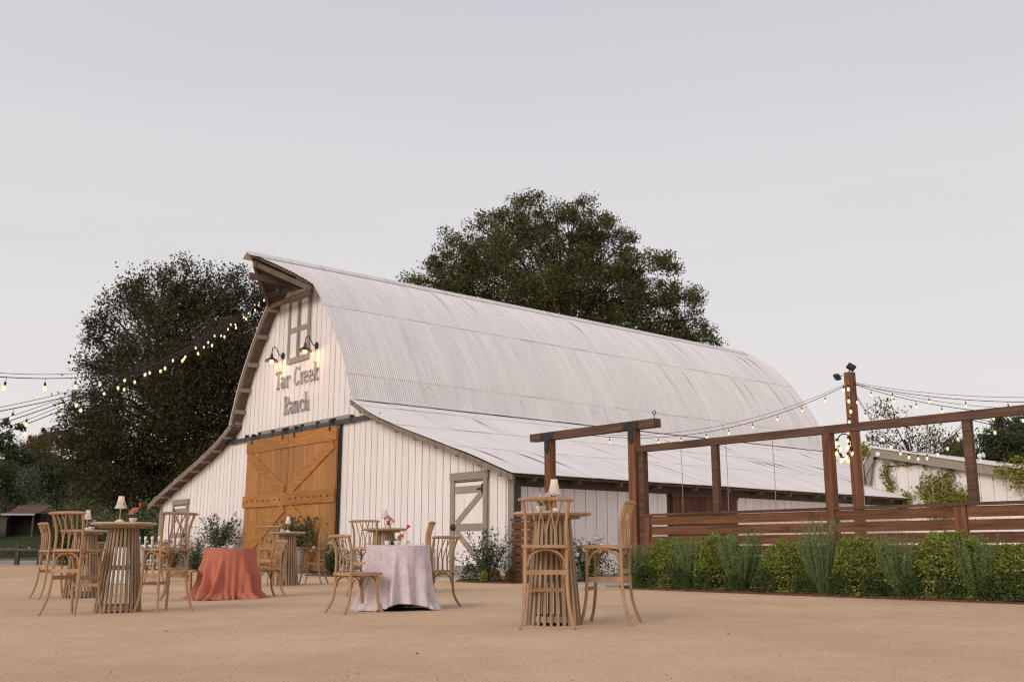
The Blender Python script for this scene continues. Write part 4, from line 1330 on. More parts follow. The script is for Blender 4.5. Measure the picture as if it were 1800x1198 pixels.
flower_bowl(*tpos(3, -0.10, 0.0), 'bowl of coral flowers before the orange barn doors',
            [('carnation', 'petal_coral', -.05, 0, .12, 0, 1.3), ('carnation', 'petal_coral', -.01, 0, .15, 0, 1.3), ('calla', 'petal_red', .03, 0, .20, .3, 1.2), ('carnation', 'petal_coral', -.10, 0, .105, 0, 1.1)], 4)
flower_bowl(*tpos(4, 0.075, -0.05), 'white bowl of pink-purple orchids behind the white cloth table',
            [('orchid', 'petal_purple', -.05, 0, .16, 0, 1.3), ('orchid', 'petal_purple', .0, 0, .185, 0, 1.3), ('orchid', 'petal_purple', .04, 0, .155, 0, 1.3), ('orchid', 'petal_pink', .07, 0, .13, 0, 1.2), ('orchid', 'petal_purple', .09, 0, .115, 0, 1.2), ('orchid', 'petal_pink', .02, 0, .14, 0, 1.2)], 22)

# cloth-covered low tables
def cloth_mesh(rt, H, rb, seed, hem=None, nf=11, twist=0.35, puddle=0.10, depth=0.035):
    rg = np.random.default_rng(seed)
    n, m = 300, 44
    th = np.linspace(0, 2 * PI, n, endpoint=False)
    ph = rg.uniform(0, 6.28, 6)
    am = rg.uniform(0.6, 1.0, 6)
    mb = MB()
    rid = [(2 * PI * (k + rg.uniform(-.28, .28)) / nf, rg.uniform(0.085, 0.15), rg.uniform(0.5, 1.2), rg.uniform(-1, 1) * twist, rg.uniform(0.0, 0.35)) for k in range(nf)]
    def fold(t, z):
        v = 0.0
        for (c, w, a_, tw, zs) in rid:
            d = t - c - tw * (1 - z) ** 1.3
            d = math.atan2(math.sin(d), math.cos(d))
            g = max(0.0, (1 - z - zs * 0.5) / (1 - zs * 0.5))
            v += a_ * math.exp(-(d / (w * (0.75 + 0.5 * (1 - z)))) ** 2) * g
        return v - 0.5 * (1 - z) + 0.10 * math.cos(23 * t + ph[0]) * (1 - z) + 0.08 * math.cos(9 * t + 14 * z + ph[1]) * (1 - z)
    for i in range(4):                      # the flat top
        r = rt * (0.02, 0.5, 0.9, 0.985)[i]
        for t in th:
            mb.v.append((r * math.cos(t), r * math.sin(t), H))
    rows = 4
    for i in range(m):
        q = i / (m - 1)
        for t in th:
            hz = hem(t) if hem else 0.006
            z = (H - 0.004) * (1 - q) + hz * q
            zz = z / H
            r = rt + (rb - rt) * (1 - zz) ** 1.15 + depth * fold(t, zz)
            if hem is None or hz < 0.02:
                if q > 0.86:                # cloth collapses and spreads on the ground
                    k = (q - 0.86) / 0.14
                    r += puddle * k ** 1.2 * (0.55 + 0.45 * math.cos(nf * t + ph[3]) * math.cos(4 * t + ph[4]) + 0.22 * math.sin(31 * t + ph[2]))
                    z = max(0.006, z * (1 - 0.5 * k) + 0.040 * abs(math.sin(17 * t + ph[4] + 5 * k + 1.5 * math.sin(5 * t))) * (1 - abs(2 * k - 1)))
            mb.v.append((r * math.cos(t), r * math.sin(t), z))
        rows += 1
    mb.f.append(tuple(range(n)))
    for i in range(rows - 1):
        for j in range(n):
            j2 = (j + 1) % n
            mb.f.append((i * n + j, (i + 1) * n + j, (i + 1) * n + j2, i * n + j2))
    me = mb.mesh('tablecloth')
    return me
def low_table(label, x, y, R_=0.385):
    t = thing('round_table', label, 'table', (x, y, gz(x, y)), 0, 'low round tables under cloths')
    MB().lathe([(R_ - .02, .725), (R_, .73), (R_, .745), (R_ - .01, .75)], 40).build('table_top', 'grey_wood', t)
    MB().lathe([(0.05, 0.03), (0.04, 0.08), (0.035, .72)], 16).build('pedestal', 'black_metal', t)
    MB().lathe([(0.30, 0.0), (0.31, 0.012), (0.05, 0.03)], 28).build('foot', 'black_metal', t)
def cloth(label, x, y, m, rz=0, **kw):
    o = place('tablecloth', cloth_mesh(**kw), m, None, (x, y, gz(x, y)), (0, 0, rz))
    sm = o.modifiers.new('thickness', 'SOLIDIFY')
    sm.thickness = 0.003
    sm.offset = -1
    return tag(o, label, 'tablecloth', 'floor length tablecloths')
low_table('low round table hidden under the coral cloth', -4.40, 15.85)
cloth('long coral red cloth on the low round table, pooling on the sand', -4.40, 15.85, 'coral_cloth', rt=0.40, H=0.758, rb=0.46, seed=5, nf=9, twist=0.40, puddle=0.14, depth=0.190)
low_table('low round table under the white floral cloth', -1.39, 12.42)
def hemf(t):
    # hem lifted towards the viewer (t about -90 deg), touching down left and right
    d = math.atan2(math.sin(t - R(-72)), math.cos(t - R(-72)))
    up = 0.078 * max(0.0, 1 - (d / 0.75) ** 2) ** 0.8
    d2 = math.atan2(math.sin(t - R(-103)), math.cos(t - R(-103)))
    return 0.006 + up * (1 - 0.55 * math.exp(-(d2 / .14) ** 2))
cloth('white cloth with a fine pink floral print, front hem lifted', -1.39, 12.42, 'floral_cloth', rt=0.392, H=0.758, rb=0.455, seed=23, nf=11, twist=0.08, puddle=0.12, depth=0.150, hem=hemf)
low_table('low round table far back behind the left bar table', -8.44, 22.1)
cloth('plain far white tablecloth glimpsed behind the left bar table', -8.44, 22.1, 'white_vinyl', rt=0.40, H=0.758, rb=0.48, seed=31, nf=11)
flower_bowl(-1.39 + 0.015, 12.20, 0.758 + gz(-1.39, 12.2), 'white bowl with two red callas and coral gerberas on the floral cloth',
            [('calla', 'petal_red', -.09, 0, .215, -.35, 1.2), ('calla', 'petal_red', .085, 0, .165, .6, 1.25), ('carnation', 'petal_coral', .02, 0, .085, 0, 1.5), ('carnation', 'petal_coral', .045, .01, .105, 0, 1.3)], 3)
cup_me = MB().lathe([(0.025, 0), (0.030, 0.004), (0.038, 0.045), (0.039, 0.050), (0.036, 0.050), (0.034, 0.044), (0.022, 0.008)], 20).mesh('cup')
tag(place('cup', cup_me, 'ceramic', None, (-1.50, 12.24, 0.760)), 'white ceramic cup at left on the floral cloth, below the other', 'cup', 'cups on the floral cloth')
tag(place('cup', cup_me, 'ceramic', None, (-1.475, 12.33, 0.760), None), 'white ceramic cup just behind the front one on the floral cloth', 'cup', 'cups on the floral cloth')
tag(MB().lathe([(0.018, 0), (0.022, 0.004), (0.022, 0.048), (0.018, 0.050)], 14).build('votive_holder', 'dark_glass', loc=(-1.435, 12.20, 0.760)), 'small black votive holder between cup and bowl', 'candle holder')
tag(place('candle_bowl', MB().lathe([(0.03, 0), (0.045, 0.004), (0.062, 0.03), (0.060, 0.036), (0.04, 0.012), (0.01, 0.008)], 20).mesh('candle_bowl'), 'petal_pink', None, (-4.43, 15.70, 0.760 + gz(-4.4, 15.8))), 'shallow pink dish on the coral cloth', 'dish')
tag(place('glass_votive', MB().lathe([(0.02, 0), (0.028, 0.004), (0.030, 0.035), (0.026, 0.04), (0.012, 0.042)], 16).mesh('glass_votive'), 'ceramic', None, (-4.33, 15.68, 0.760 + gz(-4.4, 15.8))), 'small white votive on the coral cloth', 'candle holder')

# ================================================================== planting
def bedmesh(name, poly, z, m):
    mb = MB()
    mb.add([(p.x, p.y, z) for p in poly] + [(p.x, p.y, -0.05) for p in poly],
           [tuple(range(len(poly)))] + [(i, i + len(poly), (i + 1) % len(poly) + len(poly), (i + 1) % len(poly)) for i in range(len(poly))])
    return tag(mb.build(name, m, smooth=False), kind='structure')
bed1 = [BL(14.95, -0.9), BL(15.6, -1.42), BL(18, -1.40), BL(20, -1.36), BL(22.5, -1.28), BL(25.5, -1.2), BL(25.5, 0.3), BL(14.95, 0.3)]
bedmesh('hedge_bed', bed1, 0.03, 'mulch')
bed2 = [BL(3.1, -1.15), BL(8.1, -1.0), BL(8.3, -0.5), BL(9.9, -0.5), BL(10.2, -1.25), BL(11.2, -1.32), BL(12.0, -1.1), BL(12.05, 0.02), BL(10.9, 0.02), BL(10.9, -0.06), BL(3.1, -0.06)]
bedmesh('barn_front_bed', bed2, 0.03, 'mulch')
bedmesh('barn_left_bed', [BL(-10.6, -1.3), BL(-3.2, -1.2), BL(-3.2, -0.06), BL(-10.6, -0.06)], 0.03, 'mulch')
bedmesh('garden_bed', [BL(11.0, 0.3), BL(12.9, 0.9), BL(13.2, 2.2), BL(11.0, 2.2)], 0.03, 'mulch')
bedmesh('garden_path', [BL(12.3, -0.9), BL(14.6, -0.9), BL(14.6, 3.0), BL(13.0, 3.0)], 0.02, 'concrete')
bedmesh('door_step', [BL(8.35, -0.95), BL(9.9, -0.95), BL(9.9, -0.05), BL(8.35, -0.05)], 0.06, 'concrete')
bedmesh('door_apron', [BL(-3.15, -0.8), BL(3.05, -0.8), BL(3.05, -0.04), BL(-3.15, -0.04)], 0.02, 'concrete')
# mulch chips along the bed edges
P = []
for (a, b, n) in ((bed1[1], bed1[2], 500), (bed1[2], bed1[3], 500), (bed1[3], bed1[4], 600), (bed1[4], bed1[5], 500), (bed2[0], bed2[1], 300), (bed2[4], bed2[5], 260), (bed2[5], bed2[6], 150)):
    t = RNG.uniform(0, 1, n)[:, None]
    P.append(np.array(a)[None] * (1 - t) + np.array(b)[None] * t + np.array(EY)[None] * (0.14 + np.abs(RNG.normal(0.0, 0.16, n)) - 0.20 * (RNG.uniform(size=n) < .5))[:, None] + np.array([0, 0, 1])[None] * RNG.uniform(0.005, 0.05, n)[:, None])
P = np.concatenate(P)
A, B = leaves(P, 0.05, 0.4)
A[:, 2] *= 0.35
tag(place('mulch_chips', quads_mesh('mulch_chips', P, A, B), 'mulch_chip'), 'brown bark chips along the edges of the planting beds', 'mulch', kind='stuff')

def shrub_mesh(rx, ry, h, n, size, seed, sq=2.6, inner=0.25):
    rg = np.random.default_rng(seed)
    d = unit(rg.normal(size=(n, 3)))
    d[:, 2] = np.where(rg.uniform(size=n) < 0.38, -0.8 * np.abs(d[:, 2]), np.abs(d[:, 2]))
    q = (np.abs(d[:, 0]) ** sq + np.abs(d[:, 1]) ** sq + np.abs(d[:, 2]) ** sq) ** (1 / sq)
    d = d / q[:, None]
    f1 = np.sin(d[:, 0] * 7 + seed) * np.sin(d[:, 1] * 6 + 1.3 * seed) * np.sin(d[:, 2] * 6 + seed * .7)
    f2 = np.sin(d[:, 0] * 17 + seed) * np.sin(d[:, 2] * 15 - seed) * np.sin(d[:, 1] * 14)
    rad = 1 + 0.13 * f1 + 0.07 * f2 - np.abs(rg.normal(0, 0.06, n)) + 0.07 * (rg.uniform(size=n) < 0.07)
    ii = rg.uniform(size=n) < inner
    rad[ii] *= rg.uniform(0.45, 0.95, ii.sum())
    d[:, 2] = np.where(d[:, 2] < 0, d[:, 2] * 1.6, d[:, 2])
    P = d * rad[:, None] * np.array([rx, ry, h * 0.60]) + np.array([0, 0, h * 0.40])
    P[:, 2] = np.maximum(P[:, 2], 0.03)
    a = unit(d + rg.normal(size=(n, 3)) * 0.8)
    b = unit(np.cross(a, rg.normal(size=(n, 3))))
    s = size * rg.uniform(0.6, 1.3, (n, 1))
    return quads_mesh('foliage', P.astype(np.float32), a * s * .5, b * s * .28)

def stems(mb, n, h, sp, r=0.006, seed=1):
    rg = random.Random(seed)
    tips = []
    for i in range(n):
        an = rg.uniform(0, 2 * PI)
        q = rg.uniform(0.2, 1) * sp
        p = Vector((0.1 * q * math.cos(an), 0.1 * q * math.sin(an), 0))
        e = Vector((q * math.cos(an), q * math.sin(an), h * rg.uniform(0.6, 1)))
        m_ = p.lerp(e, 0.5) + Vector((0, 0, 0.08 * h))
        mb.tube([p, m_, e], [r, r * .7, r * .3], 5)
        tips.append((p, m_, e))
    return tips

box_meshes = [shrub_mesh(0.45, 0.42, 0.92, 12000, 0.042, s) for s in (3, 8)]
box_specs = [(1180, .44, .86), (1262, .43, .92), (1390, .48, .80), (1518, .46, .86), (1672, .54, .90), (1815, .50, .76)]
def lx(px, yl, py=1000):
    """barn-local x where a sight line crosses the vertical plane y = yl"""
    vx, vy = (px - 900) / 1750, -(py - 599) / 1750
    c, s = math.cos(PITCH), math.sin(PITCH)
    r = Vector((vx, c - vy * s, 0))
    o = Vector((0, 0, 0)) - BC
    t = (yl - o.dot(EY)) / r.dot(EY)
    return (o + r * t).dot(EX)
box_lb = ['rounded yellow-green shrub nearest the gateway', 'second rounded yellow-green shrub from the gateway', 'third rounded yellow-green shrub from the gateway', 'fourth rounded yellow-green shrub from the gateway',
          'broad rounded yellow-green shrub, second from the right edge', 'rounded yellow-green shrub cut by the right edge of the picture']
for i, (px, rx, h) in enumerate(box_specs):
    t = thing('rounded_shrub', box_lb[i], 'shrub', BL(lx(px, -0.72), -0.72, 0.02), RZ + i * 1.3, 'yellow-green hedge shrubs')
    o = place('foliage', box_meshes[i % 2], 'leaf_box', t)
    o.scale = (rx / .45, rx / .45, h / .92)
    mb = MB()
    stems(mb, 7, h * .6, rx * .6, 0.012, i)
    mb.build('stem', 'bark', t)

def rosemary_mesh(h, sp, n, seed):
    rg = np.random.default_rng(seed)
    P, A_, B_ = [], [], []
    mb = MB()
    for i in range(n):
        an = rg.uniform(0, 2 * PI)
        q = sp * rg.uniform(0.15, 1) ** 0.7
        b = np.array([0.25 * q * math.cos(an), 0.25 * q * math.sin(an), 0])
        e = np.array([q * math.cos(an), q * math.sin(an), h * rg.uniform(0.55, 1.0)])
        mid = (b + e) / 2 + np.array([0.10 * q * math.cos(an), 0.10 * q * math.sin(an), 0])
        mb.tube([Vector(b), Vector(mid), Vector(e)], [.005, .004, .002], 4)
        m = 120
        t = rg.uniform(0.12, 1.0, m)[:, None]
        pos = b * (1 - t) ** 2 + 2 * mid * t * (1 - t) + e * t ** 2
        dirv = unit((e - b)[None] * np.ones((m, 1)))
        side = unit(np.cross(dirv, rg.normal(size=(m, 3))))
        a = unit(dirv * 0.7 + side * 0.8) * rg.uniform(0.016, 0.026, (m, 1))
        P.append(pos + a * 0.9)
        A_.append(a)
        B_.append(unit(np.cross(a, rg.normal(size=(m, 3)))) * 0.0048)
    return quads_mesh('foliage', np.concatenate(P), np.concatenate(A_), np.concatenate(B_)), mb.mesh('stem')
rm = [rosemary_mesh(1.0, 0.44, 95, s) for s in (4, 9)]
rlb = ['upright grey-green rosemary at the hedge end by the gateway', 'slim rosemary between the first and second rounded shrubs', 'spreading rosemary between the second and third rounded shrubs', 'tall rosemary before the middle fence post',
       'low spreading rosemary between the fourth and fifth rounded shrubs', 'rosemary right of the broad rounded shrub']
for i, (px, sc, h) in enumerate(((1122, .9, .82), (1212, .8, .90), (1302, 1.0, 1.0), (1447, .9, 1.16), (1590, 1.0, .92), (1722, .9, .90))):
    yl = -0.98
    t = thing('rosemary_plant', rlb[i], 'rosemary', BL(lx(px, yl), yl, 0.025), RZ + i, 'rosemary plants in the hedge bed')
    f = place('foliage', rm[i % 2][0], 'leaf_rosemary', t)
    s_ = place('stem', rm[i % 2][1], 'stem_green', t)
    for o in (f, s_):
        o.scale = (sc, sc, h)
low_me = [shrub_mesh(0.21, 0.18, 0.34, 1400, 0.035, s, sq=2.0) for s in (5, 6)]
lowpx = [1135, 1195, 1235, 1290, 1345, 1410, 1475, 1530, 1600, 1665, 1730, 1775]
for i, px in enumerate(lowpx):
    t = thing('groundcover_plant', 'small dark green mound plant at the bed edge, number %s from the gateway end' % ('first second third fourth fifth sixth seventh eighth ninth tenth eleventh twelfth'.split()[i]), 'plant',
              BL(lx(px, -1.16), -1.16 + random.uniform(-.04, .06), 0.02), i, 'low plants along the hedge bed')
    t['label'] = '%s small dark green mound plant along the hedge front, counted from the gateway' % ('first second third fourth fifth sixth seventh eighth ninth tenth eleventh twelfth'.split()[i])
    o = place('foliage', low_me[i % 2], 'leaf_boxdark', t)
    o.scale = [random.uniform(.85, 1.25)] * 3

def rose_bush(label, loc, h, sp, n, nflow, seed, petal='petal_white', leafm='leaf_rose', leafsize=0.055, lower=True, name='rose_bush', cat='rose bush', group='rose bushes along the barn', per=40, fs=1.0):
    rg = np.random.default_rng(seed)
    t = thing(name, label, cat, loc, 0, group)
    mb = MB()
    tips = stems(mb, n, h, sp, 0.007, seed)
    mb.build('stem', 'bark', t)
    P = []
    for (p, m_, e) in tips:
        k = per
        u = rg.uniform(0.15, 1.0, k)[:, None]
        pos = np.array(p)[None] * (1 - u) ** 2 + 2 * np.array(m_)[None] * u * (1 - u) + np.array(e)[None] * u ** 2
        P.append(pos + rg.normal(size=(k, 3)) * 0.05 * (1.5 - u))
    if lower:
        P.append(rg.normal(size=(n * per, 3)) * np.array([sp * .5, sp * .4, h * .16]) + np.array([0, 0, h * .33]))
    P = np.concatenate(P)
    P[:, 2] = np.maximum(P[:, 2], 0.03)
    A, B = leaves(P, leafsize, 0.6, rng=rg)
    place('foliage', quads_mesh('foliage', P, A, B), leafm, t)
    me = bloom('rose')
    for i in range(nflow):
        p, m_, e = tips[i % len(tips)]
        q = Vector(m_).lerp(Vector(e), rg.uniform(0.2, 1)) + Vector(rg.normal(size=3)) * 0.06
        b = place('blossom', me, petal, t, q)
        b.rotation_euler = (rg.uniform(.2, 1.2), 0, rg.uniform(-1, 1))
        s_ = rg.uniform(.7, 1.25) * fs
        b.scale = (s_, s_, s_)
rose_bush('leggy rose bush with bare upper shoots beside the small right door', BL(10.75, -0.75, .02), 1.22, 0.60, 26, 3, 3)
rose_bush('white rose bush climbing against the side wall behind the nearest table', BL(12.35, 0.75, .02), 1.05, 0.55, 26, 26, 5, fs=1.5)
rose_bush('dark leafy bush with small white flowers inside the gateway', BL(13.6, 1.15, .02), 0.95, 0.62, 30, 26, 8, fs=1.0)
rose_bush('white rose bush at the right edge of the orange doors', BL(3.75, -0.65, .02), 1.05, 0.62, 30, 24, 9, fs=1.2)
rose_bush('sparse rose behind the white cloth table, against the boards', BL(6.1, -0.55, .02), 1.05, 0.70, 16, 4, 10)
rose_bush('second sparse rose against the boards, nearer the small right door', BL(7.6, -0.50, .02), 0.85, 0.50, 12, 3, 12)
rose_bush('white-flowered bush left of the coral table, along the barn wall', BL(-5.3, -0.8, .02), 1.15, 0.85, 34, 70, 13, fs=1.2, leafm='leaf_olive')
rose_bush('white-flowered bush below the small left door', BL(-7.2, -0.85, .02), 1.20, 0.80, 32, 60, 14, fs=1.2, leafm='leaf_olive')
rose_bush('white-flowered bush at the barn corner by the white gate', BL(-9.3, -0.7, .02), 1.0, 0.75, 26, 40, 15, fs=1.2, leafm='leaf_olive')
for i, (x, y, h, lb, lm) in enumerate(((10.55, -1.12, .42, 'small dark cone-shaped shrub before the small right door, left one', 'leaf_boxdark'), (11.02, -1.10, .42, 'small dark cone-shaped shrub beside the rose bush, right one', 'leaf_boxdark'),
                                       (11.45, -1.12, .30, 'low rust-tinged plant at the foot of the leggy rose bush', 'leaf_heath'), (11.85, -1.0, .30, 'low orange-green plant next to the nearest bar table', 'leaf_heath'), (11.2, -1.22, .24, 'small light green tuft between the cone shrubs and the rust plant', 'leaf_box'))):
    t = thing('small_shrub', lb, 'shrub', BL(x, y, .02), i, 'small shrubs by the barn corner')
    place('foliage', shrub_mesh(h * .42, h * .42, h, 1100, 0.035, 40 + i, sq=1.6), lm, t)
    mb = MB()
    stems(mb, 4, h * .7, h * .2, .006, i)
    mb.build('stem', 'bark', t)

# planters by the big doors
def planter(label, loc, plant_lb, h, seed):
    t = thing('planter', label, 'planter', loc, RZ, 'tapered planters by the barn doors')
    MB().lathe([(0.17, 0), (0.19, 0.0), (0.27, 0.70), (0.29, 0.72), (0.29, 0.76), (0.26, 0.76), (0.24, 0.68), (0.17, 0.1)], 28).build('pot', 'planter', t)
    MB().lathe([(0.02, 0.67), (0.242, 0.675)], 20).build('soil', 'mulch', t)
    rose_bush(plant_lb, Vector(loc) + Vector((0, 0, 0.67)), h, 0.75, 24, 3, seed, petal='petal_pink', leafm='leaf_olive', leafsize=0.07, lower=True, name='potted_shrub', cat='potted shrub', group='shrubs in the planters', per=60)
planter('pale grey tapered planter right of the orange doors', BL(1.75, -0.75, 0.02), 'bushy dark green shrub in the planter before the right door leaf', 1.05, 21)
planter('pale planter left of the orange doors, behind the coral table', BL(-3.55, -0.75, 0.02), 'loose leggy shrub in the planter left of the orange doors', 1.25, 22)

# ================================================================== left background
wf = thing('picket_gate', 'short white picket fence section by the barn left corner', 'fence', (-13.6, 38.0, 0), R(-4))
for x in (-0.36, -0.12, 0.14, 0.40):
    MB().lathe([(0.045, 0), (0.045, 1.08), (0.06, 1.10), (0.055, 1.17), (0.02, 1.21)], 8).build('picket', 'white_vinyl', wf, loc=(x, 0, 0))
MB().box(-0.42, 0.46, 0.047, 0.077, 0.28, 0.36).build('rail', 'white_vinyl', wf, smooth=False)
MB().box(-0.42, 0.46, 0.047, 0.077, 0.82, 0.90).build('rail', 'white_vinyl', wf, smooth=False)
MB().box(0.45, 0.95, 0.05, 0.075, 0.82, 0.88).build('rail', 'white_vinyl', wf, smooth=False)

rf = thing('rustic_fence', 'dark weathered split-rail fence by the lawn at the far left', 'fence', (-23.4, 48.5, 0), R(2))
for x in np.arange(-1.2, 5.6, 1.05):
    MB().box(x - .09, x + .09, -0.09, 0.09, 0, 1.0).build('post', 'grey_wood', rf, smooth=False)
for x in np.arange(-1.2, 4.5, 1.05):
    for z in (0.28, 0.72):
        MB().bar((x, 0.0 if z < .5 else -.11, z), (x + 1.05, 0.0 if z < .5 else -.11, z + random.uniform(-.04, .04)), .05, .11).build('rail', 'shed_wood', rf, smooth=False)

SB = Vector((-36.9, 75, hill(-36.9, 75)))
shed = thing('small_shed', 'small dark shed with a brown shingle roof and porch at far left', 'shed', SB, R(3))
shed.scale = (0.9, 0.9, 0.92)
MB().box(-3.4, -0.9, 0.3, 4, 0, 2.0).build('wall', 'shed_wood', shed, smooth=False)
for k in range(9):
    MB().box(-3.42, -0.88, 0.27 - 0.012, 0.299, 0.04 + k * .22, 0.04 + k * .22 + .205).build('clapboard', 'shed_wood', shed, smooth=False)
MB().box(-0.9, 1.5, 1.4, 4, 0, 2.0).build('wall', 'shed_dark', shed, smooth=False)
MB().box(0.2, 1.1, 1.36, 1.398, 0.1, 1.9).build('door', 'shed_dark', shed, smooth=False)
MB().box(-0.95, 1.6, 0.0, 1.4, -0.4, 0.06).build('porch_floor', 'shed_wood', shed, smooth=False)
for x in (-0.72, 1.45):
    MB().box(x - .06, x + .06, 0.05, 0.17, 0.06, 1.85).build('post', 'shed_wood', shed, smooth=False)
MB().bar((-.68, .11, 1.5), (-.35, .11, 1.83), .07, .07).build('post_brace', 'shed_wood', shed, smooth=False)
r_ = MB().prism([(-0.25, 1.85), (1.6, 2.1), (2.8, 2.65), (2.8, 2.72), (1.6, 2.2), (-0.25, 1.93)][::-1], 'x', -1.0, 1.65).build('roof', 'shed_roof', shed, smooth=False)
MB().box(-1.03, 1.68, -0.30, -0.252, 1.80, 1.95).build('gutter', 'concrete', r_, smooth=False)
MB().prism([(-0.2, 1.9), (3.9, 2.05), (3.9, 2.12), (-0.2, 1.98)][::-1], 'x', -3.6, -1.02).build('roof', 'shed_roof', shed, smooth=False)

def bush(label, c, r, n, leafm, size=0.12, group='shrubs behind the courtyard', name='background_shrub', cat='shrub', h=None):
    c = Vector(c)
    t = thing(name, label, cat, c, 0, group)
    lob = [(Vector((random.uniform(-.7, .7) * r, random.uniform(-.5, .5) * r, (h or r) * random.uniform(.25, .85))), r * random.uniform(.3, .5)) for _ in range(11)]
    P = []
    for q, rr in lob:
        K = 14
        cc = np.array(q) + unit(RNG.normal(size=(K, 3))) * rr * RNG.uniform(.4, 1.1, (K, 1))
        for k in cc:
            P.append(k + RNG.normal(size=(n // (11 * K), 3)) * rr * .28)
    P = np.concatenate(P)
    P[:, 2] = np.abs(P[:, 2])
    A, B = leaves(P, size, .45)
    place('foliage', quads_mesh('foliage', P, A, B), leafm, t)
    mb = MB()
    stems(mb, 8, (h or r) * .8, r * .6, .03, int(abs(c.x) * 7))
    mb.build('stem', 'bark', t)

bush('grey-green leafy shrub behind the left bar tables', (-17.6, 46.5, 0), 2.0, 11000, 'leaf_shrub', .13, h=2.9)
bush('second grey-green shrub, nearer the barn eave', (-15.2, 46.0, 0), 1.7, 9000, 'leaf_shrub', .13, h=2.6)
bush('dark low shrub between the tables and the shed', (-20.5, 47.5, 0), 1.6, 6000, 'leaf_hill', .13, h=1.9)
bush('dark shrub right of the small shed', (-31.2, 76, hill(-31, 76) - .2), 2.6, 7000, 'leaf_hill', .2, h=3.4)
bush('pale sage bush on the slope above the shed', (-41.3, 84, hill(-41, 84) - .2), 2.5, 8000, 'leaf_sage', .2, h=4.3)
bush('dark round bush on the slope right of the pale sage bush', (-38.6, 86, hill(-38.6, 86) - .3), 2.6, 7000, 'leaf_hill', .25, h=5.2)
bush('low dark shrub in front of the shed, left of its porch', (-38.6, 73.3, hill(-38, 73.3)), 1.1, 3500, 'leaf_hill', .12, h=1.3)
# white flowers in the grass
t = thing('flower_patch', 'small white flowers in the lawn at the far left edge', 'flowers', (-29.5, 62.5, hill(-29, 62)), 0)
me = bloom('rose')
for i in range(9):
    b = place('blossom', me, 'petal_white', t, (random.uniform(-1.8, 1.8), random.uniform(-.6, .6), random.uniform(.5, .75)))
    b.scale = (2.4, 2.4, 2.4)
P = np.array([0, 0, .3]) + RNG.normal(size=(1500, 3)) * np.array([1.6, .5, .15])
A, B = leaves(P, .12, .3)
place('foliage', quads_mesh('foliage', P, A, B), 'leaf_grass', t)
# grass blades on the lawn
n = 16000
P = np.stack([RNG.uniform(-48, -17, n), RNG.uniform(60.2, 77, n), np.zeros(n)], 1)
P[:, 2] = np.interp(P[:, 1], HY, HZ) + 0.06
A = np.stack([RNG.normal(0, .02, n), RNG.normal(0, .02, n), RNG.uniform(.05, .11, n)], 1)
B = unit(RNG.normal(size=(n, 3)) * np.array([1, 1, .1])) * .012
tag(place('grass', quads_mesh('grass', P, A, B), 'leaf_grass'), 'short green grass on the lawn at the far left', 'grass', kind='stuff')

# flax-like clump by the white gate
t = thing('flax_plant', 'clump of long arching strap leaves behind the white gate', 'plant', (-14.6, 41.5, 0))
mb = MB()
for i in range(60):
    an = random.uniform(0, 2 * PI)
    l = random.uniform(.9, 1.5)
    q = [Vector((math.cos(an) * l * s * .7, math.sin(an) * l * s * .7, l * (1.3 * s - .75 * s * s))) for s in (0, .35, .7, 1)]
    w = Vector((-math.sin(an), math.cos(an), 0))
    for j in range(3):
        w0, w1 = (.03, .04, .028, .004)[j], (.03, .04, .028, .004)[j + 1]
        mb.add([q[j] - w * w0, q[j] + w * w0, q[j + 1] + w * w1, q[j + 1] - w * w1], [(0, 1, 2, 3)])
mb.build('leaf', 'leaf_olive', t)

# ------------------------------------------------------------------ trees
def lobes_at(spec, d, jitter=3.0):
    out = []
    for px, py, r in spec:
        c = at(px, py, d + random.uniform(-jitter, jitter))
        out.append((c, r / 1788 * d))
    return out
lt = [(300, 535, 62), (370, 528, 60), (432, 552, 70), (232, 540, 48), (196, 552, 26), (262, 615, 88), (352, 640, 110), (440, 655, 100), (188, 648, 42), (168, 715, 48), (262, 725, 112), (372, 755, 120), (150, 790, 46), (205, 820, 84), (300, 850, 100), (136, 735, 24), (240, 500, 24), (420, 800, 100), (288, 482, 22), (330, 478, 20), (372, 480, 22), (415, 488, 24), (176, 560, 16), (172, 600, 18), (122, 718, 16), (150, 640, 16), (112, 752, 16), (150, 690, 18)]
tree('shade_tree', 'very large dark tree left of the barn, behind the hanging string lights', (-17.3, 54, 0), lobes_at(lt, 53), 0.16, 150, 'leaf_dark', 0.42, group=None, droop=0.5, spread=.13, kscale=13)
rt = [(930, 395, 62), (1005, 405, 64), (862, 432, 56), (800, 470, 62), (1062, 455, 74), (930, 480, 108), (1128, 482, 62), (1000, 530, 118), (850, 540, 100), (1095, 560, 98), (1190, 530, 40), (1200, 592, 44), (762, 498, 36), (736, 492, 20), (1172, 600, 56), (1240, 592, 24), (900, 620, 108), (1060, 630, 108), (945, 350, 24), (1015, 362, 24), (835, 395, 24), (1160, 455, 20), (905, 358, 18), (975, 372, 18), (1050, 392, 22), (1105, 420, 20), (815, 425, 18), (770, 462, 18), (880, 378, 20), (1215, 520, 18), (1225, 560, 16), (1258, 600, 12), (722, 488, 10)]
tree('oak_tree', 'huge olive green tree rising behind the barn roof', (3.5, 70, 0.5), lobes_at(rt, 69), 0.18, 150, 'leaf_oak', 0.45, spread=.105, kscale=8.5)
et = [(1590, 742, 26), (1560, 770, 24), (1618, 770, 30), (1540, 775, 20), (1650, 775, 22), (1680, 788, 16), (1600, 800, 40), (1548, 722, 10), (1520, 800, 14)]
tree('eucalyptus_tree', 'thin-leaved tree showing sky through it above the annex roof', (26, 62, 0.3), lobes_at(et, 62, 1.5), 0.20, 75, 'leaf_oak', 0.18, droop=0.8, spread=.20, kscale=8, ratio=.4)
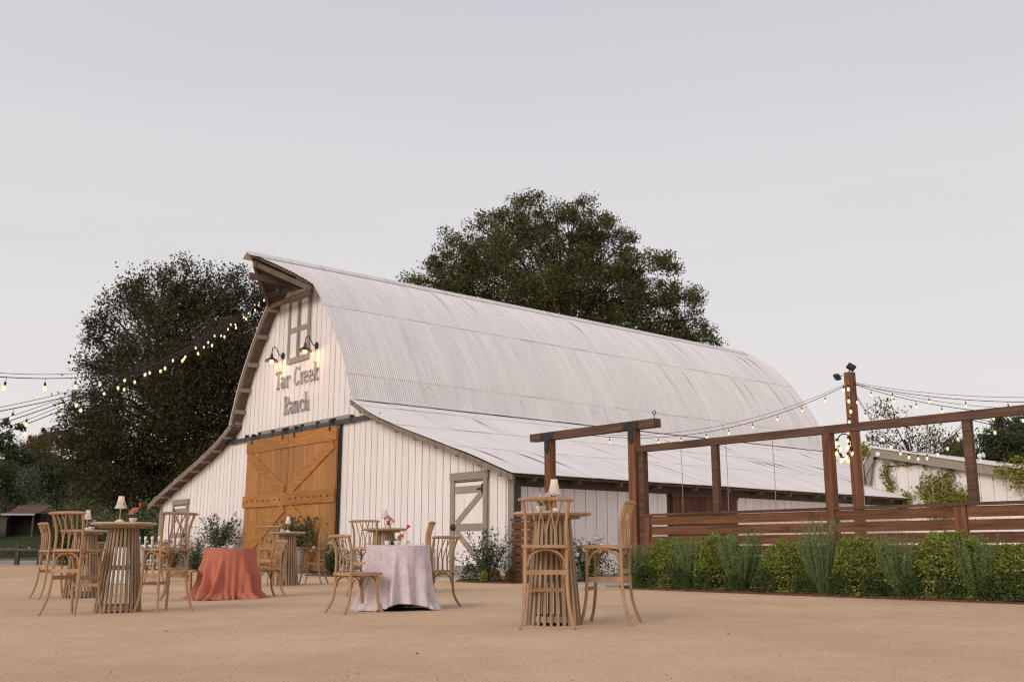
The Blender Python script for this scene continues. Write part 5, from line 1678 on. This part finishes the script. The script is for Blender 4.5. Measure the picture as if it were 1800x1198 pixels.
et2 = [(1640, 790, 24), (1670, 778, 20), (1690, 790, 18), (1660, 805, 26)]
tree('drooping_tree', 'smaller drooping tree right of the thin-leaved one, over the annex roof', (30.5, 66, 0.3), lobes_at(et2, 66, 1.5), 0.20, 80, 'leaf_oak', 0.16, droop=1.0, spread=.20, kscale=9, ratio=.4)

def hill_tree(label, px, top, d, w, leafm, grp, n=5, name='hill_tree'):
    x = (px - 900) / 1788 * d
    zb = hill(x, d)
    tp = at(px, top, d)
    H = tp.z - zb
    wr = w / 1788 * d
    lob = []
    for i in range(n):
        lob.append((Vector((x + random.uniform(-.6, .6) * wr, d + random.uniform(-1, 1), zb + H * random.uniform(.45, .82))), wr * random.uniform(.4, .6)))
    lob.append((Vector((x, d, tp.z - wr * .45)), wr * .45))
    tree(name, label, (x, d, zb), lob, 0.32, 90, leafm, max(.15, H * .03), group=grp, spread=.22, kscale=4.5 if wr < 6 else 2.2)
LG = 'trees on the left hill'
hill_tree('dark leaning tree cut by the left picture edge above the shed', -2, 738, 84, 42, 'leaf_hill', LG, 7)
hill_tree('dark tree lower at the left edge, beside the shed roof', -12, 800, 79, 40, 'leaf_hill', LG, 6)
for i, (px, top, w, lm, lb) in enumerate(((52, 762, 34, 'leaf_gold', 'golden tree on the skyline left of the big dark tree'), (92, 752, 34, 'leaf_gold', 'golden skyline tree, second from the left edge'),
                                         (128, 765, 34, 'leaf_hill', 'darker skyline tree just left of the big dark tree'), (70, 745, 28, 'leaf_hill', 'green tree crown on the ridge at the far left'), (165, 770, 40, 'leaf_hill', 'ridge tree partly behind the big dark tree'))):
    hill_tree(lb, px, top, 138 + i * 3, w, lm, LG, 5)
hill_tree('dark tree on the slope behind the pale sage bush', 130, 800, 100, 40, 'leaf_hill', LG, 6)
bush('yellowish brush on the hillside below the golden trees', (-58, 122, hill(-58, 122)), 4.5, 5000, 'leaf_gold', .3, h=1.6)
RGp = 'trees on the right hill'
for i, (px, top, w, lm, lb) in enumerate(((1770, 752, 70, 'leaf_hill', 'dark hillside tree behind the right end of the fence'), (1720, 782, 60, 'leaf_hill', 'lower hillside tree behind the annex antenna'),
                                         (1815, 728, 60, 'leaf_olive', 'light green tree at the right picture edge'), (1850, 740, 70, 'leaf_hill', 'tree on the hill just past the right picture edge'), (1690, 800, 50, 'leaf_hill', 'smallest hillside tree, left of the antenna'))):
    hill_tree(lb, px, top, 96 + i * 4, w, lm, RGp, 6)
